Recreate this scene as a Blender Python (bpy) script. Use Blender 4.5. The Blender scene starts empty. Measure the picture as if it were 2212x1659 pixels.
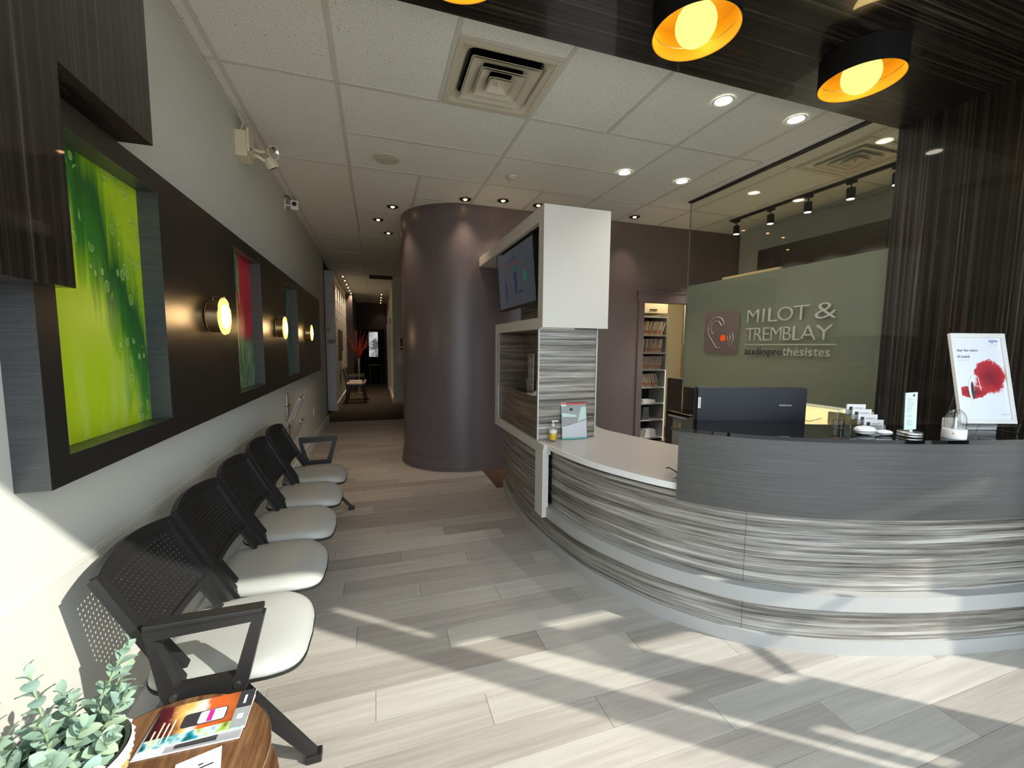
import bpy, bmesh, math, random
from math import pi, sin, cos, radians
from mathutils import Vector, Matrix
random.seed(7)
D = bpy.data
scene = bpy.context.scene
COL = scene.collection
# ------------------------------------------------------------------ camera
CZ = 1.46
cam_d = D.cameras.new('camera'); cam = D.objects.new('camera', cam_d); COL.objects.link(cam)
def cam_rot(ya, pi_, ro):
    cy, sy = cos(ya), sin(ya); cp, sp = cos(pi_), sin(pi_)
    f = Vector((sy*cp, cy*cp, -sp)); r = Vector((cy, -sy, 0)); u = r.cross(f)
    c, s = cos(ro), sin(ro)
    r2 = r*c + u*s; u2 = r*(-s) + u*c
    return Matrix((r2, u2, -f)).transposed()
cam.matrix_world = Matrix.Translation((0, 0, CZ)) @ cam_rot(radians(18.1), radians(5.2), radians(.49)).to_4x4()
cam_d.sensor_width = 36.0; cam_d.lens = 897.6/2212*36; cam_d.clip_start = .02; cam_d.clip_end = 200
scene.camera = cam
# ------------------------------------------------------------------ view, sky, sun
vs = scene.view_settings
vs.view_transform = 'Standard'; vs.look = 'None'; vs.gamma = 1.0; vs.use_curve_mapping = False
vs.exposure = 0.42
world = D.worlds.new('world'); scene.world = world; world.use_nodes = True
bg = world.node_tree.nodes['Background']; bg.inputs[0].default_value = (.80, .90, 1.0, 1); bg.inputs[1].default_value = 3.1
sun_d = D.lights.new('sun', 'SUN'); sun = D.objects.new('sun', sun_d); COL.objects.link(sun)
sun_d.energy = 5.6; sun_d.angle = radians(.55); sun_d.color = (1.0, .96, .86)
SD = Vector((-.659, .515, -.547)).normalized()
sun.rotation_euler = SD.to_track_quat('-Z', 'Y').to_euler(); sun.location = (6, -6, 6)
scene.cycles.max_bounces = 8; scene.cycles.diffuse_bounces = 5; scene.cycles.glossy_bounces = 4
scene.cycles.transparent_max_bounces = 16; scene.cycles.caustics_reflective = False; scene.cycles.caustics_refractive = False
scene.cycles.sample_clamp_indirect = 6.0
# ------------------------------------------------------------------ materials
def mat(name, col=(.5, .5, .5), rough=.5, metal=0.0, spec=.5, emit=None, es=0.0, coat=0.0, alpha=None, trans=0.0):
    m = D.materials.new(name); m.use_nodes = True
    b = m.node_tree.nodes['Principled BSDF']
    b.inputs['Base Color'].default_value = (*col, 1); b.inputs['Roughness'].default_value = rough
    b.inputs['Metallic'].default_value = metal; b.inputs['Specular IOR Level'].default_value = spec
    if emit: b.inputs['Emission Color'].default_value = (*emit, 1); b.inputs['Emission Strength'].default_value = es
    if coat: b.inputs['Coat Weight'].default_value = coat; b.inputs['Coat Roughness'].default_value = .035
    if trans: b.inputs['Transmission Weight'].default_value = trans
    return m
class NT:
    def __init__(s, m): s.m = m; s.t = m.node_tree; s.b = s.t.nodes['Principled BSDF']
    def n(s, typ, **k):
        x = s.t.nodes.new(typ)
        for a, v in k.items():
            if a.startswith('i_'): x.inputs[a[2:].replace('_', ' ')].default_value = v
            else: setattr(x, a, v)
        return x
    def l(s, a, b): s.t.links.new(a, b)
    def coords(s, kind='Object', scale=(1, 1, 1), rot=(0, 0, 0)):
        c = s.n('ShaderNodeTexCoord'); mp = s.n('ShaderNodeMapping')
        mp.inputs['Scale'].default_value = scale; mp.inputs['Rotation'].default_value = rot
        s.l(c.outputs[kind], mp.inputs['Vector']); return mp.outputs[0]
    def noise(s, vec, scale=1, detail=3, rough=.55, dist=0):
        x = s.n('ShaderNodeTexNoise'); x.inputs['Scale'].default_value = scale; x.inputs['Detail'].default_value = detail
        x.inputs['Roughness'].default_value = rough; x.inputs['Distortion'].default_value = dist
        s.l(vec, x.inputs['Vector']); return x.outputs['Fac']
    def ramp(s, fac, stops, interp='LINEAR'):
        r = s.n('ShaderNodeValToRGB'); cr = r.color_ramp; cr.interpolation = interp
        while len(cr.elements) > 1: cr.elements.remove(cr.elements[-1])
        cr.elements[0].position = stops[0][0]; cr.elements[0].color = (*stops[0][1], 1)
        for p, c in stops[1:]:
            e = cr.elements.new(p); e.color = (*c, 1)
        s.l(fac, r.inputs[0]); return r.outputs[0]
    def mix(s, fac, a, b, blend='MIX'):
        x = s.n('ShaderNodeMix', data_type='RGBA', blend_type=blend)
        for i, v in ((0, fac), (6, a), (7, b)):
            if isinstance(v, (int, float)): x.inputs[i].default_value = v
            elif isinstance(v, tuple): x.inputs[i].default_value = (*v, 1)
            else: s.l(v, x.inputs[i])
        return x.outputs[2]
    def math(s, op, a, b=0.0, c=0.0):
        x = s.n('ShaderNodeMath', operation=op)
        for i, v in enumerate((a, b, c)):
            if isinstance(v, (int, float)): x.inputs[i].default_value = v
            else: s.l(v, x.inputs[i])
        return x.outputs[0]
    def sep(s, v):
        x = s.n('ShaderNodeSeparateXYZ'); s.l(v, x.inputs[0]); return x.outputs
    def color(s, c): s.l(c, s.b.inputs['Base Color']); return s
    def bump(s, h, strength=.2, dist=.01):
        x = s.n('ShaderNodeBump'); x.inputs['Strength'].default_value = strength; x.inputs['Distance'].default_value = dist
        s.l(h, x.inputs['Height']); s.l(x.outputs[0], s.b.inputs['Normal']); return s

M = {}
M['wall'] = mat('wall_paint', (.605, .61, .555), .6)
M['wall_white'] = mat('white_paint', (.72, .71, .68), .55)
M['brown_wall'] = mat('brown_paint', (.118, .096, .100), .36)
M['dark_wall'] = mat('dark_paint', (.05, .035, .035), .6)
M['beige_wall'] = mat('beige_paint', (.42, .33, .17), .6)
M['grid'] = mat('grid_metal', (.58, .57, .52), .5)
t = NT(mat('ceiling_tile', (.7, .68, .62), .9)); v = t.coords()
n1 = t.noise(v, 150, 2, .6); n2 = t.noise(v, 60, 2, .5)
f = t.math('MINIMUM', n1, t.math('ADD', n2, .08))
t.color(t.ramp(f, [(0, (.36, .34, .29)), (.365, (.40, .38, .33)), (.40, (.745, .765, .705)), (1, (.765, .785, .725))])).bump(f, .25, .004); M['tile'] = t.m
# streaky grey laminate, grain runs horizontally
def streak(name, sc, stops, rough, seed=0, fine=2.0, coat=0.0, spec=.5):
    t = NT(mat(name, (.3, .3, .3), rough, coat=coat, spec=spec)); v = t.coords(scale=sc)
    a = t.noise(v, 1.0, 4, .62, .25); v2 = t.coords(scale=tuple(q*fine for q in sc)); b = t.noise(v2, 1.9, 5, .7, .1)
    f = t.math('ADD', t.math('MULTIPLY', a, .58), t.math('MULTIPLY', b, .42))
    t.color(t.ramp(f, stops)).bump(b, .06, .002); M[name] = t.m; return t
GS = [(.34, (.03, .026, .022)), (.43, (.085, .076, .066)), (.49, (.185, .172, .152)), (.545, (.29, .276, .25)), (.60, (.43, .415, .385)), (.68, (.62, .61, .58))]
streak('grey_laminate', (.75, .75, 46), GS, .38)
EB = [(.38, (.0035, .003, .0025)), (.47, (.007, .0055, .0045)), (.53, (.015, .012, .0095)), (.58, (.045, .037, .028)), (.64, (.10, .085, .065)), (.75, (.15, .13, .10))]
streak('ebony_vertical', (75, 75, .30), EB, .35, spec=.3, coat=.5)
streak('ebony_across', (.30, 70, 70), EB, .35, spec=.25, coat=.35)
DB = [(.3, (.010, .009, .0075)), (.5, (.017, .0155, .0135)), (.7, (.030, .027, .024))]
streak('dark_oak', (1.5, 1.5, 160), DB, .36)
streak('dark_oak_lit', (6, 6, 170), [(.3, (.03, .032, .035)), (.5, (.05, .052, .055)), (.7, (.085, .086, .09))], .33)  # greyer copy of dark_oak: light reflected off the panel end put into the colour
streak('counter_grey', (2.2, 2.2, 190), [(.3, (.034, .034, .032)), (.5, (.056, .056, .053)), (.7, (.090, .090, .085))], .36)
streak('brown_laminate', (.8, .8, 24), [(.3, (.03, .022, .016)), (.45, (.10, .075, .055)), (.55, (.20, .155, .12)), (.7, (.36, .30, .24))], .4)
M['white_lam'] = mat('white_laminate', (.60, .585, .55), .35)
M['grey_lam'] = mat('grey_trim_laminate', (.38, .378, .365), .4)
M['desk_top'] = mat('desktop_laminate', (.42, .40, .385), .28)
M['black_glass'] = mat('black_glass', (.003, .0035, .004), .04, spec=.4)
M['black'] = mat('black_plastic', (.012, .012, .013), .38)
M['black_matt'] = mat('matt_black', (.007, .0068, .0065), .6, spec=.12)
M['chair_black'] = mat('chair_plastic', (.012, .012, .0125), .48)
t = NT(mat('grey_vinyl', (.40, .41, .39), .38)); t.bump(t.noise(t.coords(), 420, 2), .08, .002); M['vinyl'] = t.m
M['chrome'] = mat('chrome', (.75, .74, .72), .16, 1.0)
M['steel'] = mat('brushed_steel', (.55, .55, .54), .3, 1.0)
M['brass'] = mat('brushed_brass', (.60, .42, .22), .28, 1.0)
M['cream'] = mat('cream_plastic', (.66, .61, .44), .45)
M['vent'] = mat('vent_enamel', (.56, .53, .42), .5)
M['white'] = mat('white_plastic', (.78, .78, .77), .3)
M['paper'] = mat('paper', (.80, .80, .79), .6)
M['orange'] = mat('orange_paint', (.9, .10, .01), .4)
M['red'] = mat('red_print', (.62, .05, .04), .5)
M['teal'] = mat('teal_print', (.12, .55, .52), .5)
M['ink'] = mat('ink', (.03, .03, .035), .6)
M['grey_ink'] = mat('grey_ink', (.30, .31, .33), .6)
M['blue_ink'] = mat('blue_ink', (.10, .12, .50), .6)
M['maple'] = mat('maple', (.62, .44, .22), .4)
def emis(name, col, s):
    m = D.materials.new(name); m.use_nodes = True; nt = m.node_tree; nt.nodes.clear()
    e = nt.nodes.new('ShaderNodeEmission'); e.inputs[0].default_value = (*col, 1); e.inputs[1].default_value = s
    o = nt.nodes.new('ShaderNodeOutputMaterial'); nt.links.new(e.outputs[0], o.inputs[0]); M[name] = m; return m
emis('lamp_core', (1, .80, .40), 4.0); emis('lamp_white', (1, .90, .74), 16); emis('lamp_warm', (1, .55, .24), 14); emis('globe', (1.0, .74, .16), 1.5); emis('sconce_glow', (1.0, .62, .13), 1.9)
M['gold_in'] = mat('gold_lining', (.60, .31, .012), .5, .1)
def schlick(nt, f0=.04, f=1.0, add=0.0):
    g = nt.nodes.new('ShaderNodeNewGeometry'); d = nt.nodes.new('ShaderNodeVectorMath'); d.operation = 'DOT_PRODUCT'
    nt.links.new(g.outputs['Incoming'], d.inputs[0]); nt.links.new(g.outputs['Normal'], d.inputs[1])
    def mth(op, a, b=0.0, c=0.0, clamp=False):
        x = nt.nodes.new('ShaderNodeMath'); x.operation = op; x.use_clamp = clamp
        for i, v in enumerate((a, b, c)):
            if isinstance(v, (int, float)): x.inputs[i].default_value = v
            else: nt.links.new(v, x.inputs[i])
        return x.outputs[0]
    k = mth('POWER', mth('SUBTRACT', 1.0, mth('ABSOLUTE', d.outputs['Value'])), 5.0)
    return mth('MULTIPLY_ADD', mth('MULTIPLY_ADD', k, 1-f0, f0), f, add, True)
def thin_glass(name, tint=(1, 1, 1), f=1.0, rough=0.0, add=0.0):
    m = D.materials.new(name); m.use_nodes = True; nt = m.node_tree; nt.nodes.clear()
    tr = nt.nodes.new('ShaderNodeBsdfTransparent'); tr.inputs[0].default_value = (*tint, 1)
    gl = nt.nodes.new('ShaderNodeBsdfGlossy'); gl.inputs['Roughness'].default_value = rough
    mx = nt.nodes.new('ShaderNodeMixShader'); o = nt.nodes.new('ShaderNodeOutputMaterial')
    nt.links.new(schlick(nt, .04, f, add), mx.inputs[0]); nt.links.new(tr.outputs[0], mx.inputs[1]); nt.links.new(gl.outputs[0], mx.inputs[2]); nt.links.new(mx.outputs[0], o.inputs[0])
    M[name] = m; return m
thin_glass('window_glass', (.985, .99, .985), 1.0)
thin_glass('clear_glass', (.90, .925, .90), 1.0)
thin_glass('small_glass', (.93, .95, .95), 1.6, add=.04)
# frosted film: scatters, lets some light through, faint gloss
m = D.materials.new('frosted_film'); m.use_nodes = True; nt = m.node_tree; nt.nodes.clear()
df = nt.nodes.new('ShaderNodeBsdfDiffuse'); df.inputs[0].default_value = (.29, .305, .25, 1)
tl = nt.nodes.new('ShaderNodeBsdfTranslucent'); tl.inputs[0].default_value = (.48, .475, .40, 1)
a = nt.nodes.new('ShaderNodeMixShader'); a.inputs[0].default_value = .45
gl = nt.nodes.new('ShaderNodeBsdfGlossy'); gl.inputs['Roughness'].default_value = .12
b = nt.nodes.new('ShaderNodeMixShader')
o = nt.nodes.new('ShaderNodeOutputMaterial')
nt.links.new(df.outputs[0], a.inputs[1]); nt.links.new(tl.outputs[0], a.inputs[2]); nt.links.new(schlick(nt, .03), b.inputs[0])
nt.links.new(a.outputs[0], b.inputs[1]); nt.links.new(gl.outputs[0], b.inputs[2]); nt.links.new(b.outputs[0], o.inputs[0]); M['frost'] = m
# planks: tone differs per plank object
def plank_mat(name, stops, rough):
    t = NT(mat(name, (.5, .45, .4), rough)); oi = t.n('ShaderNodeObjectInfo')
    c = t.n('ShaderNodeTexCoord'); mp = t.n('ShaderNodeMapping'); mp.inputs['Scale'].default_value = (1.3, 34, 1)
    cb = t.n('ShaderNodeCombineXYZ'); t.l(t.math('MULTIPLY', oi.outputs['Random'], 37.0), cb.inputs[0]); t.l(t.math('MULTIPLY', oi.outputs['Random'], 91.0), cb.inputs[1])
    t.l(c.outputs['Object'], mp.inputs['Vector']); t.l(cb.outputs[0], mp.inputs['Location'])
    a = t.noise(mp.outputs[0], 1.0, 4, .65, .3)
    mp2 = t.n('ShaderNodeMapping'); mp2.inputs['Scale'].default_value = (5, 120, 1); t.l(c.outputs['Object'], mp2.inputs['Vector']); t.l(cb.outputs[0], mp2.inputs['Location'])
    b = t.noise(mp2.outputs[0], 1.0, 3, .7)
    f = t.math('ADD', t.math('MULTIPLY_ADD', oi.outputs['Random'], .26, .17), t.math('MULTIPLY', a, .48)); f = t.math('ADD', f, t.math('MULTIPLY', b, .16))
    t.color(t.ramp(f, stops)).bump(b, .05, .002); M[name] = t.m
plank_mat('plank', [(.2, (.19, .16, .143)), (.42, (.285, .252, .226)), (.58, (.37, .343, .307)), (.8, (.49, .465, .42)), (1, (.55, .53, .48))], .42)
plank_mat('carpet', [(.2, (.012, .009, .006)), (.5, (.03, .02, .013)), (.8, (.06, .042, .026))], .9)
M['tile_brown'] = mat('brown_floor_tile', (.10, .055, .03), .5)
# ------------------------------------------------------------------ mesh helpers
class MB:
    def __init__(s): s.v = []; s.f = []; s.mi = []
    def add(s, vs, fs, mi=0, T=None):
        o = len(s.v)
        for p in vs: s.v.append(tuple(T @ Vector(p)) if T is not None else tuple(p))
        for f in fs: s.f.append(tuple(i+o for i in f)); s.mi.append(mi)
        return s
    def box(s, x0, x1, y0, y1, z0, z1, mi=0, T=None):
        vs = [(x, y, z) for x in (x0, x1) for y in (y0, y1) for z in (z0, z1)]
        return s.add(vs, [(0, 1, 3, 2), (4, 6, 7, 5), (0, 4, 5, 1), (2, 3, 7, 6), (0, 2, 6, 4), (1, 5, 7, 3)], mi, T)
    def bbox(s, x0, x1, y0, y1, z0, z1, r=.004, mi=0, T=None):   # box with bevelled edges
        bm = bmesh.new(); bmesh.ops.create_cube(bm, size=1)
        for v in bm.verts: v.co = Vector(((x0+x1)/2+v.co.x*(x1-x0), (y0+y1)/2+v.co.y*(y1-y0), (z0+z1)/2+v.co.z*(z1-z0)))
        bmesh.ops.bevel(bm, geom=bm.edges[:], offset=min(r, .45*min(abs(x1-x0), abs(y1-y0), abs(z1-z0))), segments=2, affect='EDGES', profile=.6)
        bm.verts.index_update(); s.add([v.co[:] for v in bm.verts], [[v.index for v in f.verts] for f in bm.faces], mi, T); bm.free(); return s
    def prism(s, pts, n0, n1, axis='z', mi=0, T=None, caps=True):
        n = len(pts)
        def P(a, b, c): return {'z': (a, b, c), 'y': (a, c, b), 'x': (c, a, b)}[axis]
        vs = [P(a, b, n0) for a, b in pts] + [P(a, b, n1) for a, b in pts]
        fs = [(i, (i+1) % n, n+(i+1) % n, n+i) for i in range(n)]
        if caps: fs += [tuple(reversed(range(n))), tuple(range(n, 2*n))]
        return s.add(vs, fs, mi, T)
    def ring(s, outer, inner, n0, n1, axis='z', mi=0, T=None):
        n = len(outer)
        def P(a, b, c): return {'z': (a, b, c), 'y': (a, c, b), 'x': (c, a, b)}[axis]
        vs = [P(*p, n0) for p in outer]+[P(*p, n0) for p in inner]+[P(*p, n1) for p in outer]+[P(*p, n1) for p in inner]
        fs = []
        for i in range(n):
            j = (i+1) % n
            fs += [(i, j, n+j, n+i), (2*n+i, 3*n+i, 3*n+j, 2*n+j), (i, 2*n+i, 2*n+j, j), (n+i, n+j, 3*n+j, 3*n+i)]
        return s.add(vs, fs, mi, T)
    def lathe(s, prof, seg=32, T=None, mi=0, a0=0, a1=2*pi):
        full = abs(a1-a0-2*pi) < 1e-6; n = seg if full else seg+1
        vs = [(r*cos(a0+(a1-a0)*i/seg), r*sin(a0+(a1-a0)*i/seg), z) for r, z in prof for i in range(n)]
        fs = []
        for k in range(len(prof)-1):
            for i in range(seg):
                j = (i+1) % n
                fs.append((k*n+i, k*n+j, (k+1)*n+j, (k+1)*n+i))
        return s.add(vs, fs, mi, T)
    def cyl(s, r, z0, z1, seg=24, T=None, mi=0): return s.lathe([(0, z0), (r, z0), (r, z1), (0, z1)], seg, T, mi)
    def tube(s, pts, r, seg=8, mi=0, closed=False, T=None, rr=None):
        pts = [Vector(p) for p in pts]; n = len(pts); vs = []
        up = Vector((0, 0, 1))
        for i, p in enumerate(pts):
            a = pts[i-1] if (i > 0 or closed) else p; b = pts[(i+1) % n] if (i < n-1 or closed) else p
            d = (b-a).normalized(); w = up if abs(d.dot(up)) < .95 else Vector((1, 0, 0))
            x = d.cross(w).normalized(); y = x.cross(d).normalized(); q = rr[i] if rr else r
            for k in range(seg): vs.append(tuple(p + x*(q*cos(2*pi*k/seg)) + y*(q*sin(2*pi*k/seg))))
        fs = []; m = n if closed else n-1
        for i in range(m):
            for k in range(seg):
                k2 = (k+1) % seg; j = (i+1) % n
                fs.append((i*seg+k, i*seg+k2, j*seg+k2, j*seg+k))
        if not closed: fs += [tuple(reversed(range(seg))), tuple(range((n-1)*seg, n*seg))]
        return s.add(vs, fs, mi, T)
    def bar(s, a, b, w, h, mi=0, up=(0, 0, 1), w2=None, h2=None):  # rectangular bar a->b
        a, b = Vector(a), Vector(b); d = (b-a).normalized(); u = Vector(up); x = d.cross(u).normalized(); y = x.cross(d).normalized()
        w2 = w2 or w; h2 = h2 or h
        vs = [p + x*(sx*ww/2) + y*(sy*hh/2) for p, ww, hh in ((a, w, h), (b, w2, h2)) for sx, sy in ((-1, -1), (1, -1), (1, 1), (-1, 1))]
        return s.add([tuple(q) for q in vs], [(3, 2, 1, 0), (4, 5, 6, 7), (0, 1, 5, 4), (1, 2, 6, 5), (2, 3, 7, 6), (3, 0, 4, 7)], mi)
    def mesh(s, name, mats, smooth=False):
        me = D.meshes.new(name); me.from_pydata(s.v, [], s.f); me.validate()
        if not isinstance(mats, (list, tuple)): mats = [mats]
        for m in mats: me.materials.append(M[m] if isinstance(m, str) else m)
        if len(mats) > 1: me.polygons.foreach_set('material_index', s.mi[:len(me.polygons)])
        bm = bmesh.new(); bm.from_mesh(me); bmesh.ops.recalc_face_normals(bm, faces=bm.faces[:]); bm.to_mesh(me); bm.free()
        if smooth:
            me.polygons.foreach_set('use_smooth', [True]*len(me.polygons))
            try: me.set_sharp_from_angle(angle=radians(35))
            except Exception: pass
        return me
def link(name, me, parent=None, loc=(0, 0, 0), rot=(0, 0, 0), **kw):
    o = D.objects.new(name, me); COL.objects.link(o); o.location = loc; o.rotation_euler = rot
    if parent is not None: o.parent = parent
    for k, v in kw.items(): o[k] = v
    return o
def obj(name, mb, m, parent=None, smooth=False, loc=(0, 0, 0), rot=(0, 0, 0), **kw):
    if parent is not None and loc == (0, 0, 0) and parent.get('_w') is not None:
        w = parent['_w']; mb.v = [(a-w[0], b-w[1], c-w[2]) for a, b, c in mb.v]    # world-laid parts become local to their thing
    return link(name, mb.mesh(name, m, smooth), parent, loc, rot, **kw)
EMP = []
def thing(name, label, cat, loc=(0, 0, 0), rz=0, group=None, world=True):
    o = D.objects.new(name, None); COL.objects.link(o); o.location = loc; o.rotation_euler = (0, 0, rz); o.empty_display_size = .1
    o['label'] = label; o['category'] = cat
    if group: o['group'] = group
    if world: o['_w'] = list(loc); EMP.append(o)
    return o
def tag(o, label, cat, group=None):
    o['label'] = label; o['category'] = cat
    if group: o['group'] = group
    return o
def tree_copy(src, loc, label=None, rz=None, group=None):
    def kids(o): return [c for c in D.objects if c.parent is o]
    def rec(o, par):
        c = o.copy(); COL.objects.link(c)
        if par is not None: c.parent = par
        for k in kids(o): rec(k, c)
        return c
    r = rec(src, None); r.location = loc
    if rz is not None: r.rotation_euler = (0, 0, rz)
    if label: r['label'] = label
    if group: r['group'] = group
    return r
def struct(name, mb, m, parent=None, smooth=False, **kw):
    o = obj(name, mb, m, parent, smooth)
    if parent is None: o['kind'] = 'structure'
    for k, v in kw.items(): o[k] = v
    return o
def text_mesh(s, width=None, height=None, extrude=.001, name='lettering', spacing=1.0, offset=0.0):
    cu = D.curves.new('t', 'FONT'); cu.body = s; cu.extrude = extrude; cu.space_character = spacing; cu.offset = offset; cu.resolution_u = 3
    o = D.objects.new('t', cu); COL.objects.link(o); dg = bpy.context.evaluated_depsgraph_get()
    me = D.meshes.new_from_object(o.evaluated_get(dg)); D.objects.remove(o); D.curves.remove(cu)
    xs = [v.co.x for v in me.vertices]; ys = [v.co.y for v in me.vertices]
    x0, x1, y0, y1 = min(xs), max(xs), min(ys), max(ys)
    sx = width/(x1-x0) if width else None; sy = height/(y1-y0) if height else None
    sx = sx or sy; sy = sy or sx
    for v in me.vertices: v.co.x = (v.co.x-x0)*sx; v.co.y = (v.co.y-y0)*sy
    me.name = name; me.materials.clear(); return me
def place_text(name, s, m, parent, T, **k):
    me = text_mesh(s, name=name, **k); me.materials.append(M[m]); me.transform(T)
    if parent is not None and parent.get('_w') is not None: me.transform(Matrix.Translation(-Vector(parent['_w'])))
    return link(name, me, parent)
def frame_T(o, r, u):   # matrix with local x->r, y->u, z->normal
    r, u = Vector(r).normalized(), Vector(u).normalized(); n = r.cross(u)
    T = Matrix((r, u, n)).transposed().to_4x4(); T.translation = Vector(o); return T
# axis frames: +z local -> given direction
def to_x(o, sgn=1): return Matrix.Translation(o) @ Matrix.Rotation(sgn*pi/2, 4, 'Y')
CE = 3.02
WX = -.885
# ================================================================== STRUCTURE
struct('wall_left', MB().box(WX-.12, WX, -.25, 8.5, 0, CE+.04), 'wall')
gr = MB().box(WX, WX+.005, -.25, 4.62, .778, .797); struct('trim_1', gr, 'wall')
struct('baseboard_left', MB().box(WX, WX+.015, -.25, 8.5, 0, .14), 'wall_white')
# floor: slab, single planks near, joined planks far
floor = struct('floor', MB().box(-1.2, 5.1, -.25, 8.42, -.08, -.012), 'dark_wall')
PW = .152
def in_desk(x0, x1, y0, y1):      # wholly under the desk, unseen
    return y0 > 1.75 and x0 > 1.45 and y1 < 4.0
far = MB(); nfar = 0
for r in range(int((8.42+.25)/PW)+1):
    y0 = -.243+r*PW; y1 = min(y0+PW-.0015, 8.42)
    if y1-y0 < .02: continue
    xe = 5.05 if y0 < 1.75 else (1.62 if y0 < 4.6 else 1.3)
    x = WX - (r*.437 % 1.22)
    while x < xe:
        a, b = max(x, WX+.001), min(x+1.2185, xe)
        x += 1.22
        if b-a < .04: continue
        if y0 < 4.6:
            dz = random.uniform(-.0004, .0004)
            mb = MB().bbox(-(b-a)/2, (b-a)/2, -(y1-y0)/2, (y1-y0)/2, -.012, 0, .0008)
            link('floor_plank', mb.mesh('floor_plank', 'plank'), floor, ((a+b)/2, (y0+y1)/2, dz))
        else: far.box(a, b, y0, y1, -.012, 0, nfar % 5); nfar += 1
tones = []
for k in range(5):
    mm = M['plank'].copy(); mm.name = 'plank_tone'
    for nd in mm.node_tree.nodes:
        if nd.type == 'OBJECT_INFO':
            val = mm.node_tree.nodes.new('ShaderNodeValue'); val.outputs[0].default_value = (.15, .85, .5, .3, .7)[k]
            for l in list(nd.outputs['Random'].links): mm.node_tree.links.new(val.outputs[0], l.to_socket)
    tones.append(mm)
fo = link('floor_plank', far.mesh('floor_plank', tones), floor); fo['kind'] = 'stuff'
brt = MB(); brt.box(1.16, 1.66, 4.02, 4.64, -.002, .003); struct('floor_tile', brt, 'tile_brown', floor)
hf = struct('floor_hall', MB().box(-2.4, 2.0, 8.42, 17.2, -.08, 0), 'carpet'); hf.name = 'floor.001'
# ceiling: tiles and T grid, lit opening left for nothing else
ceil = struct('ceiling', MB().box(-2.4, 5.1, -.4, 17.2, CE+.03, CE+.12), 'dark_wall')
tiles = []
def tile(x0, x1, y0, y1): tiles.append((x0, x1, y0, y1))
def colm(x0, x1, ys):
    for a, b in zip(ys[:-1], ys[1:]): tile(x0, x1, a, b)
X = [-.80+.61*k for k in range(10)]; Y = [-.22+.61*k for k in range(29)]   # Y[4]=2.22 Y[5]=2.83 Y[6]=3.44
colm(WX, X[0], Y[1::2]+[17.1]); colm(X[0], X[1], Y[1::2]+[17.1])
colm(X[1], X[2], [Y[1], Y[3], Y[5]]); colm(X[2], X[3], [Y[1], Y[2], Y[3], Y[4]])
colm(X[1], X[3], [Y[5], Y[6], Y[7]]); colm(X[3], X[4], [Y[1], Y[3], Y[5]])
colm(X[3], X[5], [Y[5], Y[6], Y[7]]); colm(X[4], X[5], [Y[1], Y[3], Y[5]])
colm(X[5], X[6], [Y[1], Y[3], Y[5], Y[7], Y[8]]); colm(X[6], X[7], [Y[1], Y[3], Y[5], Y[7], Y[8]])
colm(X[7], X[8], [Y[1], Y[3], Y[5], Y[7], Y[8]]); colm(X[8], X[9], [Y[1], Y[3], Y[5], Y[7], Y[8]]); colm(X[9], 4.85, [Y[1], Y[3], Y[5], Y[7], Y[8]])
colm(X[1], X[2], Y[7:22:2]+[17.1]); colm(X[2], X[3], [Y[7], Y[8], 5.27, 6.49, 8.3, 10.0, 12, 14, 17.1])
colm(X[3], X[4], [Y[7], Y[8]]); colm(X[4], X[5], [Y[7], Y[8]])
VENT2 = (3.50, 4.07, 2.24, 2.81)
for (a, b, c, d) in tiles:
    if b-a < .02 or d-c < .02: continue
    mb = MB().bbox(-(b-a)/2+.008, (b-a)/2-.008, -(d-c)/2+.008, (d-c)/2-.008, 0, .02, .003)
    link('ceiling_tile', mb.mesh('ceiling_tile', 'tile'), ceil, ((a+b)/2, (c+d)/2, CE+.002), (0, 0, random.uniform(-.0008, .0008)))
edges = {}
for (a, b, c, d) in tiles:
    for e in (('x', round(a, 2), c, d), ('x', round(b, 2), c, d), ('y', round(c, 2), a, b), ('y', round(d, 2), a, b)):
        edges.setdefault((e[0], e[1]), []).append((e[2], e[3]))
for (ax, pos), segs in edges.items():
    segs = sorted(segs); cur = list(segs[0]); out = []
    for s0, s1 in segs[1:]:
        if s0 <= cur[1]+.01: cur[1] = max(cur[1], s1)
        else: out.append(tuple(cur)); cur = [s0, s1]
    out.append(tuple(cur))
    for s0, s1 in out:
        mb = MB(); h = .0125
        if ax == 'x': mb.box(-h, h, -(s1-s0)/2, (s1-s0)/2, 0, .004); link('grid_bar', mb.mesh('grid_bar', 'grid'), ceil, (pos, (s0+s1)/2, CE-.0025))
        else: mb.box(-(s1-s0)/2, (s1-s0)/2, -h, h, 0, .0035); link('grid_bar', mb.mesh('grid_bar', 'grid'), ceil, ((s0+s1)/2, pos, CE-.0015))
struct('trim_2', MB().box(WX, WX+.022, 1.8, 8.5, CE-.012, CE-.003), 'grid')
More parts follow.
